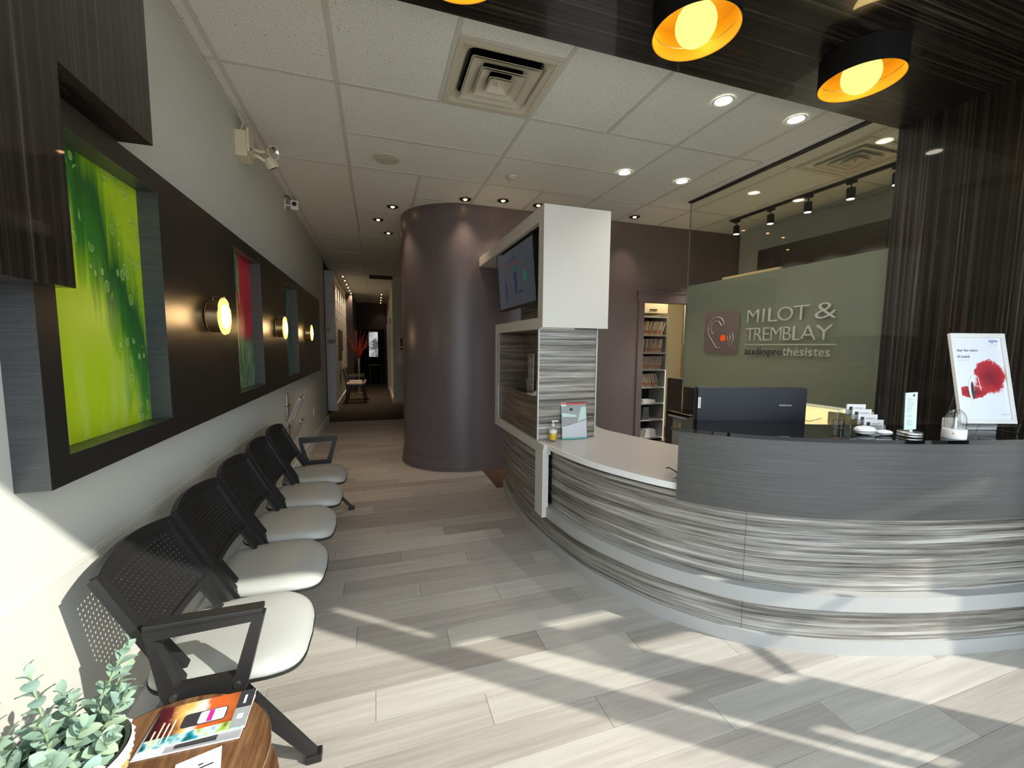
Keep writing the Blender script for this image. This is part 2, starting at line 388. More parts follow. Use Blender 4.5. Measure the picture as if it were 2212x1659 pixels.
# back wall with rounded end, door opening x 3.32..4.10
R = .72; cx, cyy = 1.04, 4.67+.72
arc = [(cx+R*cos(a), cyy+R*sin(a)) for a in [pi*1.5-pi*i/40 for i in range(41)]]
BW = 4.67
pts = arc + [(3.0, cyy+R), (3.0, BW+.14), (3.32, BW+.14), (3.32, BW)]
wb = MB().prism(pts, 0, CE+.04); wb.box(3.32, 4.10, BW, BW+.14, 2.05, CE); wb.box(4.10, 4.85, BW, BW+.14, 0, CE+.04)
struct('wall_back', wb, 'brown_wall', smooth=True)
R2 = R+.018
def rim(rr, z0, z1, name, yy=0.0):
    o_ = [(cx+rr*cos(a), cyy+rr*sin(a)) for a in [pi*1.5-pi*i/40 for i in range(41)]]
    o_ = [(3.2, cyy-rr)] + o_; i_ = [(cx+R*cos(a), cyy+R*sin(a)) for a in [pi*1.5-pi*i/40 for i in range(41)]]; i_ = [(3.2, cyy-R)]+i_
    mb = MB(); n = len(o_)
    mb.add([(x, y, z0) for x, y in o_]+[(x, y, z1) for x, y in o_]+[(x, y, z1) for x, y in i_], [(i, i+1, n+i+1, n+i) for i in range(n-1)]+[(n+i, n+i+1, 2*n+i+1, 2*n+i) for i in range(n-1)])
    return struct(name, mb, 'brown_wall', smooth=True)
rim(R+.014, 0, .155, 'baseboard_back'); rim(R+.03, 0, .03, 'baseboard_back.001')
dc = MB()
for a in (3.235, 4.10): dc.box(a, a+.085, BW-.02, BW, 0, 2.05)
dc.box(3.215, 4.20, BW-.022, BW, 2.05, 2.165); dc.box(3.20, 4.215, BW-.032, BW, 2.165, 2.19)
struct('door_1', dc, 'brown_wall')
# file room behind the door
fr_ = MB(); fr_.box(3.0, 3.1, BW+.14, 6.4, 0, CE+.04); fr_.box(3.1, 6.0, 6.4, 6.5, 0, CE+.04); fr_.box(5.4, 5.5, BW+.14, 6.4, 0, CE+.04)
struct('wall_back.001', fr_, 'beige_wall')
struct('floor.002', MB().box(3.0, 6.0, 4.67, 6.5, -.08, -.002), 'tile_brown')
struct('baseboard_back.002', MB().box(3.1, 5.4, 6.37, 6.4, 0, .14), 'beige_wall')
struct('ceiling.001', MB().box(3.0, 6.0, BW+.14, 6.5, 2.62, 2.7), 'wall_white')
# office beyond the glass
struct('wall_right', MB().box(4.85, 5.0, .9, BW+.14, 0, CE+.04), 'wall')
struct('wall_front', MB().box(3.45, 4.85, .85, .95, 0, CE+.04), 'wall_white')
struct('wall_right.001', MB().box(5.05, 5.2, -.25, .9, 0, CE+.04), 'wall_white')
struct('floor.003', MB().box(3.2, 4.85, .95, BW, -.010, .001), 'desk_top')
# hallway beyond
hw = MB(); hw.box(-2.2, -.85, 9.9, 10.0, 0, CE+.04)   # block stub front
for k in range(3): pass
struct('wall_left.001', hw, 'wall_white')
blk = struct('wall_left.002', MB().box(-1.05, -.865, 10.0, 13.7, 0, CE+.04), 'wall_white')
for r in range(15):
    z0 = r*.203
    for c in range(10):
        y0 = 10.0+c*.39-(r % 2)*.195
        a, b = max(y0, 9.995), min(y0+.382, 13.69)
        if b-a > .05 and z0+.195 < CE+.03:
            link('block', MB().bbox(-.012, .012, -(b-a)/2, (b-a)/2, 0, min(.195, CE-z0-.005), .004).mesh('block', 'wall_white'), blk, (-.857, (a+b)/2, z0+.004))
struct('baseboard_left.001', MB().box(-1.09, -.822, 9.87, 9.9, 0, .17).box(-.845, -.822, 9.9, 13.7, 0, .17), 'wall_white')
struct('wall_left.003', MB().box(-2.2, -.985, 8.5, 9.9, 0, .01), 'carpet')
struct('wall_left.004', MB().box(-2.3, -2.2, 8.3, 10, 0, CE+.04).box(-2.2, -.885, 8.38, 8.5, 0, CE+.04), 'wall')
struct('wall_left.005', MB().box(-1.0, -.66, 13.7, 17.0, 0, CE+.04), 'dark_wall')
struct('wall_right.002', MB().box(.40, 2.0, 10.8, 10.9, 0, CE+.04).box(.42, .5, 10.9, 17, 0, CE+.04), 'wall')
struct('wall_right.003', MB().box(1.9, 2.0, 6.11, 10.8, 0, CE+.04), 'wall')
struct('baseboard_right', MB().box(.385, 2.0, 10.785, 10.8, 0, .15).box(.385, .42, 10.8, 17, 0, .12), 'wall_white')
struct('wall_back.002', MB().box(-1.0, .5, 16.6, 16.7, 0, CE+.04), 'dark_wall')
# trims in the hall: door frames on the right side
struct('trim_3', MB().box(.37, .385, 12.0, 12.1, 0, 2.2).box(.37, .385, 13.0, 13.1, 0, 2.2).box(.37, .385, 12.0, 13.1, 2.1, 2.2).box(.36, .385, 14.0, 15.2, 0, 2.15), 'wall')
# ---- ebony portal: soffit, right leg, left leg
SB = 2.847
struct('trim_4', MB().box(WX, 3.46, .72, 1.87, SB, CE+.02), 'ebony_across')
struct('trim_5', MB().box(3.17, 3.46, .72, 1.87, 0, SB), 'ebony_vertical')
pl = MB(); pl.box(WX, -.74, .2, 1.36, 1.60, CE); pl.box(-.80, -.74, 1.3602, 1.3998, 1.60, CE); pl.box(WX, -.74, 1.40, 1.87, 2.158, CE)
struct('trim_6', pl, 'ebony_vertical')
# ---- storefront behind the camera (unseen; bars and boards shaped to cast the floor stripes)
WY = -.25; FRM = 'black'
sf = MB()
for a, b in ((-1.0, -.885), (-.25, -.18), (2.91, 3.09), (3.34, 3.57), (4.42, 5.1)): sf.box(a, b, WY-.05, WY+.0, 0, CE)
sf.box(-1, 5.1, WY-.05, WY, 2.84, CE+.1); sf.box(-1, 5.1, WY-.05, WY, 0, .05)
sf.box(3.09, 3.34, WY-.045, WY-.005, 2.335, 2.385); sf.box(3.57, 4.42, WY-.045, WY-.005, 2.05, 2.23); sf.box(3.57, 4.42, WY-.045, WY-.005, 2.345, 2.84)
sf.box(3.57, 3.72, WY-.045, WY-.005, 1.10, 1.58)
struct('window_1', sf, FRM)
ps = MB().box(3.17, 3.34, WY-.03, WY-.02, 1.40, 1.70).box(3.17, 3.23, WY-.03, WY-.02, 1.12, 1.40).box(3.17, 3.34, WY-.03, WY-.02, .05, 1.12)  # unseen boards added to block sun where the floor pattern stays dark
tag(obj('shade_board', ps, 'paper'), 'plain board added low in the storefront window behind the viewer, shading the floor', 'poster')
tag(obj('shade_board', MB().box(3.17, 3.34, WY-.03, WY-.02, 2.385, 2.84), 'paper'), 'plain board added high in the storefront window behind the viewer, shading the floor', 'poster')
da = MB().bar((3.70, WY+.01, 1.62), (4.02, WY+.01, 1.90), .05, .05)
tag(obj('door_closer', da, 'black'), 'black door closer arm on the glazed entrance door behind the viewer', 'door closer')
struct('window_2', MB().box(-.885, 5.05, WY-.022, WY-.018, .05, 2.84), 'window_glass')
M['street'] = mat('pavement', (.42, .41, .39), .9)
struct('floor.004', MB().box(-30, 30, -40, -.3, -.12, -.06), 'street')
# ================================================================== RECEPTION DESK
base = [(1.225, 4.02), (1.199, 3.99), (1.150, 3.57), (1.130, 3.13), (1.148, 2.767), (1.214, 2.295), (1.338, 1.959), (1.472, 1.727), (1.692, 1.486), (1.958, 1.334), (2.256, 1.218), (2.588, 1.124), (3.006, 1.041), (3.168, 1.02)]
def catmull(P, n=8):
    out = []
    for i in range(len(P)-1):
        p0 = Vector(P[max(i-1, 0)]); p1 = Vector(P[i]); p2 = Vector(P[i+1]); p3 = Vector(P[min(i+2, len(P)-1)])
        for k in range(n):
            t = k/n; out.append(.5*((2*p1)+(p2-p0)*t+(2*p0-5*p1+4*p2-p3)*t*t+(3*p1-p0-3*p2+p3)*t**3))
    out.append(Vector(P[-1])); return out
CUR = catmull([base[0]]+base[2:], 8)
for _ in range(3): CUR = [CUR[0]] + [(CUR[i-1]+CUR[i]*2+CUR[i+1])/4 for i in range(1, len(CUR)-1)] + [CUR[-1]]
def off(d, c=CUR):
    out = []
    for i, p in enumerate(c):
        t = (c[min(i+1, len(c)-1)]-c[max(i-1, 0)]).normalized(); n = Vector((t.y, -t.x))   # left-hand travel: outward side
        out.append(p+n*(-d) if n.dot(Vector((2.9, 3.0))-p) > 0 else p+n*d)
    return out
def sub(c, lo, hi, key=lambda p: -p.y if p.x < 1.6 else 0): return c[lo:hi]
def idx_y(y): return min(range(len(CUR)), key=lambda i: abs(CUR[i].y-y)+(0 if CUR[i].x < 2 else 9))
def idx_x(x): return min(range(len(CUR)), key=lambda i: abs(CUR[i].x-x)+(0 if CUR[i].y < 2.6 else 9))
def ribbon(i0, i1, d0, d1, z0, z1):
    a, b = off(d0), off(d1); pts = [tuple(p) for p in a[i0:i1+1]]+[tuple(p) for p in reversed(b[i0:i1+1])]
    n = i1-i0+1; mb = MB(); N = 2*n
    vs = [(x, y, z0) for x, y in pts]+[(x, y, z1) for x, y in pts]
    fs = [(i, (i+1) % N, N+(i+1) % N, N+i) for i in range(N)]
    for i in range(n-1): fs += [(i, i+1, N-2-i, N-1-i), (N+i, N+N-1-i, N+N-2-i, N+i+1)]
    return mb.add(vs, fs)
LAST = len(CUR)-1; iP = idx_y(2.755); iJ = idx_x(1.70); iC = idx_x(1.472)
desk = thing('reception_desk', 'curved grey laminate reception desk with raised dark counter front', 'reception desk', (2.0, 2.2, 0))
obj('toe_kick', ribbon(0, LAST, -.04, 0, 0, .072), 'grey_lam', desk, True)
for a, b in ((0, iP), (iP, iJ), (iJ, LAST)):
    pn = ribbon(a, b, -.04, -.012, .072, .222); o = obj('lower_panel', pn, 'grey_laminate', desk, True)
obj('ledge', ribbon(iP-1, LAST, -.06, 0.004, .222, .297), 'grey_lam', desk, True)
i2 = idx_y(2.69)
obj('tower_base_panel', ribbon(0, iP-2, -.04, -.012, .222, .70), 'grey_laminate', desk, True)
for a, b in ((i2, iJ), (iJ, LAST)):
    obj('upper_panel', ribbon(a, b, -.07, -.045, .297, .722), 'grey_laminate', desk, True)
M['dark_brown_joint'] = mat('joint_filler', (.06, .055, .05), .7); jn = MB()
for i in (iJ,):
    p = off(-.0445)[i]; q = off(-.0115)[i]
    jn.tube([(p.x, p.y, .297), (p.x, p.y, .722)], .0009, 6); jn.tube([(q.x, q.y, .072), (q.x, q.y, .222)], .0009, 6)
obj('panel_joint', jn, 'dark_brown_joint', desk)
p = off(.0)[iP]
obj('corner_post', MB().bbox(1.118, 1.165, 2.70, 2.845, .222, .725, .002), 'white_lam', desk)
# desktop: outer curve to inner curve
inner = catmull([(2.05, 3.62), (1.84, 3.20), (1.90, 2.85), (2.06, 2.40), (2.20, 2.15)], 8)
outer = [p for p in off(.002)[idx_y(3.55):idx_x(2.0)+1]]
n = 24
def resample(c, n):
    L = [0]
    for a, b in zip(c[:-1], c[1:]): L.append(L[-1]+(b-a).length)
    out = []
    for k in range(n+1):
        s = L[-1]*k/n; i = max(j for j in range(len(L)) if L[j] <= s+1e-9); i = min(i, len(c)-2)
        out.append(c[i].lerp(c[i+1], (s-L[i])/max(L[i+1]-L[i], 1e-9)))
    return out
A = resample(outer, n); B = resample(inner, n)
dt = MB()
for z, fl in ((.725, 0), (.760, 1)):
    dt.add([(p.x, p.y, z) for p in A]+[(p.x, p.y, z) for p in B], [(i, i+1, n+2+i, n+1+i) for i in range(n)])
dt.add([(p.x, p.y, z) for z in (.725, .760) for p in A], [(i, i+1, n+2+i, n+1+i) for i in range(n)])
dt.add([(p.x, p.y, z) for z in (.725, .760) for p in B], [(i, i+1, n+2+i, n+1+i) for i in range(n)])
dt.add([(q.x, q.y, z) for q in (A[-1], B[-1]) for z in (.725, .76)], [(0, 1, 3, 2)])
obj('desktop', dt, 'desk_top', desk)
obj('desktop_edge', ribbon(i2-2, idx_x(1.7), -.002, .0045, .727, .7605), 'white', desk, True)
# raised counter: dark front, glass top
obj('counter_front', ribbon(iC, LAST, 0.0, .028, .683, 1.04), 'counter_grey', desk, True)
obj('counter_end', MB().prism([tuple(off(-.001)[iC]), tuple(off(-.26)[iC]), tuple(off(-.26)[iC+1]), tuple(off(-.001)[iC+1])], .765, 1.04), 'counter_grey', desk)
obj('glass_top', ribbon(iC-1, LAST, -.33, .040, 1.041, 1.058), 'black_glass', desk, True)
obj('desk_back', ribbon(iC+3, LAST, -.60, -.20, .0, .725), 'dark_wall', desk, True)
# low cabinet between the counter and the glass wall
cb = thing('credenza', 'low grey credenza with black top beside the glass wall behind the counter', 'cabinet', (2.9, 3.2, 0))
obj('cabinet_body', MB().bbox(2.72, 3.16, 2.2, 3.30, 0, .80, .004), 'grey_lam', cb)
obj('cabinet_edge', MB().bbox(2.69, 3.165, 2.2, 3.33, .80, .822, .002), 'white', cb)
obj('cabinet_top', MB().bbox(2.68, 3.165, 2.2, 3.34, .822, .85, .004), 'black_glass', cb)
# ---- display tower
tw = thing('display_tower', 'tall laminate tower with white canopy, television niche and brochure shelf', 'tower cabinet', (1.4, 3.4, 0))
TX = 1.13
obj('lower_carcass', MB().bbox(1.155, 1.615, 2.83, 3.95, .762, 1.595, .001).add([], []), 'grey_laminate', tw) if False else None
lw = MB(); lw.box(1.40, 1.608, 2.8745, 3.97, .762, 1.594); lw.box(TX+.004, 1.608, 2.85, 2.874, .762, 1.594)
obj('front_panel', lw, 'grey_laminate', tw)
for xa in (TX, 1.6085): obj('edge_strip', MB().box(xa, xa+.009, 2.842, 2.852, .762, 1.594), 'white_lam', tw)
obj('base_carcass', MB().box(1.26, 1.60, 2.80, 3.97, .0, .722), 'grey_laminate', tw)
obj('niche_back', MB().box(1.385, 1.40, 2.875, 3.96, .765, 1.60), 'brown_laminate', tw)
obj('shelf_front', MB().bbox(TX+.012, TX+.03, 2.875, 3.88, .762, 1.083, .001), 'brown_laminate', tw)
obj('niche_side', MB().box(TX+.012, 1.385, 3.884, 3.889, .765, 1.58).box(TX+.03, 1.385, 2.8745, 3.884, 1.578, 1.585), 'brown_laminate', tw)
obj('brochure_shelf', MB().box(TX+.03, 1.385, 2.875, 3.88, 1.02, 1.035), 'brown_laminate', tw)
fr = MB(); fr.bbox(TX-.006, TX+.05, 2.70, 3.98, .684, .757, .0015); fr.bbox(TX-.006, 1.40, 2.801, 3.98, 1.586, 1.668, .0015); fr.bbox(TX-.006, 1.40, 3.89, 3.98, .758, 1.585, .0015)
obj('white_frame', fr, 'white_lam', tw)
obj('metal_edge', MB().box(TX-.007, TX+.002, 3.880, 3.889, .765, 1.58), 'steel', tw)
cp = MB(); cp.bbox(TX-.006, 1.65, 2.755, 2.80, 1.595, 2.445, .0015); cp.bbox(TX-.006, 1.65, 2.8002, 4.665, 2.345, 2.445, .0015); cp.bbox(TX-.006, TX+.03, 2.8002, 2.85, 1.669, 2.3448, .001); cp.box(1.60, 1.65, 2.8002, 3.98, 1.5952, 2.3448)
obj('canopy', cp, 'white_lam', tw)
obj('canopy_reveal', MB().box(TX+.03, TX+.045, 2.85, 3.9, 2.318, 2.345), 'black_matt', tw)
obj('upper_back', MB().box(1.385, 1.40, 2.80, 3.97, 1.669, 2.345), 'grey_laminate', tw)
tv = thing('television', 'flat black television tilted down in the tower niche', 'television', (1.2, 3.56, 2.07))
def tvT(u, v, w):  # u along -Y(right) , v up, w out
    top, bot = Vector((1.157, 0, 2.337)), Vector((1.2, 0, 1.81)); up = (top-bot).normalized(); nrm = Vector((-up.z, 0, up.x))
    c = (top+bot)/2; c.y = 3.565
    return c + Vector((0, -1, 0))*u + up*v + nrm*w
def tvbox(x0, x1, y0, y1, w0, w1):
    mb = MB(); mb.add([tuple(tvT(x, y, w)) for x in (x0, x1) for y in (y0, y1) for w in (w0, w1)], [(0, 1, 3, 2), (4, 6, 7, 5), (0, 4, 5, 1), (2, 3, 7, 6), (0, 2, 6, 4), (1, 5, 7, 3)]); return mb
obj('tv_body', tvbox(-.5, .5, -.275, .275, -.045, -.006), 'black', tv)
b_ = MB()
for a in ((-.5, .5, .265, .275), (-.5, .5, -.275, -.255), (-.5, -.49, -.255, .265), (.49, .5, -.255, .265)): q = tvbox(*a, -.006, .002); b_.add(q.v, q.f)
obj('bezel', b_, 'black', tv)
M['tv_screen'] = mat('tv_screen', (.02, .02, .025), .12, emit=(.022, .026, .030), es=1.0); M['tv_pic'] = mat('tv_picture', (.02, .02, .02), .2, emit=(.006, .009, .04), es=1.0)
M['tv_red'] = mat('tv_red', (.02, .02, .02), .2, emit=(.06, .012, .012), es=1.0); M['tv_teal'] = mat('tv_teal', (.02, .02, .02), .2, emit=(.005, .055, .045), es=1.0)
obj('screen', tvbox(-.49, .49, -.255, .265, -.006, -.003), 'tv_screen', tv)
upv = (tvT(0, 1, 0)-tvT(0, 0, 0))
def tvtext(s, m, u, v, w): place_text('screen_lettering', s, m, tv, frame_T(tvT(u, v, -.002), (0, -1, 0), upv), width=w, extrude=.0003)
tvtext('LE NOUVEAU', 'tv_pic', -.16, .145, .22); tvtext('MINI RECHARGEABLE', 'tv_red', -.22, .105, .36)
def blob(cu, cv, ru, rv, rot, m):
    mb = MB(); N = 18; P_ = [tvT(cu+ru*cos(a)*cos(rot)-rv*sin(a)*sin(rot), cv+ru*cos(a)*sin(rot)+rv*sin(a)*cos(rot), -.0022) for a in [2*pi*k/N for k in range(N)]]
    mb.add([tuple(p) for p in P_], [tuple(range(N))]); obj('screen_picture', mb, m, tv)
blob(-.26, -.10, .03, .11, .15, 'tv_pic'); blob(.02, -.03, .04, .13, 0, 'tv_pic'); blob(.26, -.03, .04, .045, 0, 'tv_teal'); blob(.02, .06, .04, .03, 0, 'tv_teal'); blob(.12, -.14, .05, .012, 0, 'tv_pic'); blob(.22, .12, .012, .035, 0, 'tv_teal')
obj('wall_bracket', MB().box(1.19, 1.385, 3.50, 3.62, 2.0, 2.15), 'black_matt', tv)
obj('power_cable', MB().tube([(1.22, 3.10, 1.82), (1.28, 3.02, 1.74), (1.36, 2.92, 1.71), (1.38, 2.90, 1.70)], .006), 'black_matt', tv)
# things on the brochure shelf (the stand is laid out 0.1 m nearer and slid along the shelf)
def facing(loc, yaw): return Matrix.Translation(loc) @ Matrix.Rotation(yaw, 4, 'Z')
bs = thing('brochure_stand', 'narrow white printed card in an acrylic stand on the tower shelf', 'sign', (1.22, 3.02, 1.035))
obj('card', MB().bbox(1.212, 1.216, 3.04, 3.165, 1.04, 1.40, .001), 'paper', bs); obj('acrylic_holder', MB().box(1.209, 1.2095, 3.035, 3.17, 1.035, 1.405).box(1.19, 1.25, 3.035, 3.17, 1.035, 1.038), 'small_glass', bs)
for (y, z, r) in ((3.135, 1.30, .020), (3.07, 1.30, .018)): obj('printed_ring', MB().lathe([(r*.55, 0), (r, 0)], 16, frame_T((1.2115, y, z), (0, -1, 0), (0, 0, 1))), 'red', bs)
pr = MB()
for k in range(26): pr.box(1.2112, 1.2118, 3.05+random.random()*.10, 3.052+random.random()*.11, *(lambda z: (z, z+.004))(random.choice((1.365, 1.375, 1.385, 1.05, 1.06, 1.075))+random.random()*.008))
for z in (1.22, 1.21, 1.17, 1.16): pr.box(1.2112, 1.2118, 3.06, 3.15, z, z+.004)
pr.box(1.2112, 1.2118, 3.115, 3.14, 1.105, 1.135)
obj('printed_lines', pr, 'grey_ink', bs, kind='stuff')
bs.location.y = 3.13
for (y, rz, lab, m_, w) in ((3.50, .35, 'dark booklet leaning at the left end of the tower shelf', 'counter_grey', .11), (3.37, -.3, 'second dark booklet leaning right on the tower shelf', 'black', .10)):
    t_ = thing('booklet', lab, 'booklet', (1.25, y, 1.036), rz)
    t_['_w'] = None; del t_['_w']
    obj('cover', MB().bbox(-.012, .012, -w/2, w/2, .001, .15, .002), m_, t_); obj('pages', MB().box(-.010, .010, -w/2-.002, w/2-.004, .003, .147), 'paper', t_)
hd = thing('headband_model', 'small white moulded device lying on the tower shelf', 'hearing device', (1.20, 2.96, 1.083))
obj('device_body', MB().lathe([(0, 0), (.045, .004), (.05, .018), (.03, .032), (0, .036)], 20, Matrix.Translation((1.19, 2.985, 1.083)) @ Matrix.Diagonal((.7, 1.2, 1, 1))), 'white', hd, True)
obj('device_foot', MB().bbox(1.135, 1.19, 2.97, 3.09, 1.083, 1.092, .003), 'white', hd)
sw = obj('white_booklet', MB().bbox(1.15, 1.165, 2.885, 2.92, 1.084, 1.20, .002), 'paper'); tag(sw, 'white upright leaflet at the right end of the tower shelf', 'leaflet')
tr_ = obj('leaflet_tray', MB().bbox(1.145, 1.25, 2.88, 2.95, 1.036, 1.082, .003), 'tile_brown'); tag(tr_, 'small brown box beside the white device on the tower shelf', 'box')
# sanitizer bottle
sb = thing('soap_dispenser', 'clear pump bottle half full of yellow liquid on the desk', 'pump bottle', (1.225, 2.80, .7605))
T = Matrix.Translation((1.235, 2.79, .7605))
obj('bottle', MB().lathe([(0, .001), (.026, .001), (.029, .006), (.029, .085), (.024, .10), (.011, .108), (.011, .115)], 24, T), 'small_glass', sb, True)
M['gel'] = mat('yellow_gel', (.95, .62, .01), .25); obj('yellow_liquid', MB().lathe([(0, .012), (.0265, .012), (.0265, .062), (0, .062)], 24, T), 'gel', sb, True)
obj('label', MB().lathe([(.0293, .064), (.0293, .088)], 24, T), 'paper', sb, True)
obj('pump', MB().cyl(.0125, .113, .128, 16, T).cyl(.004, .128, .148, 10, T).bbox(1.223, 1.275, 2.783, 2.797, .905, .916, .003), 'white', sb)
# framed notice on the desk
nt_ = thing('desk_notice', 'white printed notice with red top band in acrylic holder on the desk', 'sign', (1.40, 2.84, .7605))
T = frame_T((1.32, 2.815, .763), (1, -.06, 0), (0, .10, 1))
obj('notice_sheet', MB().bbox(0, .205, 0, .272, 0, .003, .0005, T=T), 'paper', nt_)
obj('acrylic_holder', MB().box(-.004, .209, -.002, .276, .0032, .0042, T=T).box(-.004, .209, -.002, .001, -.06, .004, T=T), 'small_glass', nt_)
def pbox(name, m_, T, rects, par, z=.0045):
    mb = MB()
    for a, b, c, d in rects: mb.box(a, b, c, d, z-.0004, z, T=T)
    return obj(name, mb, m_, par)
pbox('red_band', 'red', T, [(0, .205, .262, .272)], nt_); pbox('red_tab', 'red', T, [(0, .075, .066, .077)], nt_); pbox('teal_edge', 'teal', T, [(0, .205, 0, .008)], nt_)
pbox('printed_lines', 'grey_ink', T, [(.03, .16, .050, .052), (.03, .16, .044, .046), (.03, .11, .038, .040), (.05, .14, .112, .114), (.05, .12, .106, .108)], nt_)['kind'] = 'stuff'
pbox('printed_mark', 'ink', T, [(.068, .090, .212, .236)], nt_)
mb = MB().add([tuple(T @ Vector(p)) for p in ((.004, .20, .0048), (.12, .18, .0048), (.12, .165, .0048), (.004, .17, .0048))], [(0, 1, 2, 3)]); mb.add([tuple(T @ Vector(p)) for p in ((.13, .13, .0048), (.20, .15, .0048), (.20, .24, .0048), (.16, .24, .0048))], [(0, 1, 2, 3)])
M['pale_teal'] = mat('pale_teal', (.55, .75, .70), .5); obj('printed_shapes', mb, 'pale_teal', nt_)
mb = MB().add([tuple(T @ Vector(p)) for p in ((.004, .09, .0046), (.20, .14, .0046), (.20, .08, .0046), (.20, .012, .0046), (.004, .012, .0046))], [(0, 1, 2, 3, 4)]); M['pale_blue'] = mat('pale_blue', (.62, .66, .72), .5); obj('printed_field', mb, 'pale_blue', nt_)
place_text('notice_lettering', "SANTÉ AUDITIVE", 'grey_ink', nt_, T @ Matrix.Translation((.05, .247, .0046)), width=.11, extrude=.0002)
# pen with coiled cord tip at the counter end
pn_ = thing('desk_pen', 'small black cord and clip on the desk beside the raised counter', 'pen', (1.55, 1.83, .761))
obj('pen_cord', MB().tube([(1.56, 1.80, .765), (1.535, 1.82, .79), (1.525, 1.86, .80), (1.53, 1.89, .79)], .004), 'black', pn_); obj('pen_clip', MB().bbox(1.515, 1.56, 1.80, 1.815, .762, .772, .002), 'white', pn_)
# ---- monitor
def camd(dep, px, py):
    r = cam_rot(radians(18.1), radians(5.2), radians(.49)) @ Vector(((px-1106)/897.6, -(py-829.5)/897.6, -1)) * dep; return r + Vector((0, 0, CZ))
a, b = camd(2.29, 1509, 833), camd(2.29, 1745, 845); a.z = b.z = 1.24
rt = (b-a).normalized(); W = (b-a).length; up = Vector((0, 0, 1)); ZT = 1.243
mo = thing('desktop_monitor', 'black computer monitor seen from behind, behind the raised counter', 'monitor', ((a.x+b.x)/2, (a.y+b.y)/2, .76))
nb = rt.cross(up)   # toward camera
T = frame_T((a.x, a.y, ZT-.37), rt, (0, 0, 1))
M['monitor_back'] = mat('monitor_shell', (.008, .010, .014), .5, spec=.35)
obj('rear_shell', MB().bbox(0, W, 0, .37, -.035, 0, .008, T=T), 'monitor_back', mo, True); obj('screen_frame', MB().bbox(-.002, W+.002, -.002, .372, -.045, -.036, .002, T=T), 'black', mo)
place_text('case_lettering', 'ThinkCentre', 'steel', mo, T @ Matrix.Translation((W*.745, .27, .0005)), width=W*.118, extrude=.0004)
obj('side_label', MB().box(.002, .016, .255, .315, .0003, .001, T=T), 'white', mo)
place_text('label_lettering', 'Lenovo', 'ink', mo, T @ Matrix.Translation((.013, .262, .0012)) @ Matrix.Rotation(pi/2, 4, 'Z'), width=.046, extrude=.0003)
obj('stand', MB().bbox(W/2-.04, W/2+.04, -.11, .15, -.075, -.045, .004, T=T).bbox(W/2-.13, W/2+.13, -.112, -.102, -.20, .02, .003, T=T), 'black', mo)
# ---- things on the glass top
ZG = 1.0585
cu = tag(obj('glass_cube', MB().bbox(-.022, .022, -.022, .022, .0005, .045, .004), 'small_glass', loc=(2.215, 1.46, ZG), rot=(0, 0, .3)), 'small clear acrylic cube left of the hearing aid models on the counter', 'ornament')
def pebble(name, lab, px, py, dep, L, Wd, H, rz):
    p = camd(dep, px, py); t_ = thing(name, lab, 'hearing aid case', (p.x, p.y, ZG+.0005), rz, world=False)
    N = 24; rings = []
    for k in range(9):
        z = H*k/8; q = (1-abs(2*k/8-1)**2.6)**.45 if 0 < k < 8 else .25
        rings.append((q, z))
    mb = MB(); n = N
    for q, z in rings: mb.v += [(L/2*q*math.copysign(abs(cos(a_))**.8, cos(a_)), Wd/2*q*math.copysign(abs(sin(a_))**.8, sin(a_)), z) for a_ in [2*pi*i/N for i in range(N)]]
    for k in range(8):
        for i in range(N): mb.f.append((k*N+i, k*N+(i+1) % N, (k+1)*N+(i+1) % N, (k+1)*N+i)); mb.mi.append(0)
    mb.f += [tuple(range(N)), tuple(range(8*N, 9*N))]; mb.mi += [0, 0]
    obj('case_shell', mb, 'white', t_, True); 
    sm = MB(); rr = [(L/2*1.002*math.copysign(abs(cos(a_))**.8, cos(a_)), Wd/2*1.002*math.copysign(abs(sin(a_))**.8, sin(a_)), H*.42) for a_ in [2*pi*i/N for i in range(N)]]
    sm.tube(rr, .0018, 5, closed=True); obj('silver_seam', sm, 'steel', t_, True); return t_
pebble('charging_case', 'larger white oval hearing aid charging case on the black counter', 1868, 932, 1.96, .090, .056, .042, -.35)
pebble('charging_case', 'smaller white oval hearing aid case beside the larger one', 1909, 937, 1.95, .068, .045, .026, -.35)
ch = camd(2.03, 1888, 915); ct = thing('business_card_holder', 'clear four-tier holder filled with white business cards on the counter', 'card holder', (ch.x, ch.y, ZG), radians(-22), world=False)
for k in range(4):
    yy = .02+k*.024; zz = .004+k*.022; xx = .015-k*.012
    mb = MB()
    for q in range(3): mb.bbox(xx-.045, xx+.045, yy+q*.003, yy+.002+q*.003, zz, zz+.052-q*.001, .0003)
    cd = obj('business_cards', mb, 'paper', ct)
    obj('card_print', MB().box(xx-.035, xx-.018, yy-.0006, yy-.0001, zz+.022, zz+.040), 'ink', cd); obj('card_lines', MB().box(xx-.012, xx+.03, yy-.0006, yy-.0001, zz+.032, zz+.035).box(xx-.012, xx+.02, yy-.0006, yy-.0001, zz+.024, zz+.027), 'grey_ink', cd)
    obj('clear_pocket', MB().box(xx-.048, xx+.048, yy-.004, yy-.003, zz-.002, zz+.026).box(xx-.048, xx+.048, yy-.004, yy+.012, zz-.004, zz-.002), 'small_glass', ct)
for xa in (-.10, .062): obj('holder_side', MB().prism([(.01, 0), (.10, 0), (.11, .09), (.09, .09), (.015, .03)], xa, xa+.003, 'x'), 'small_glass', ct)
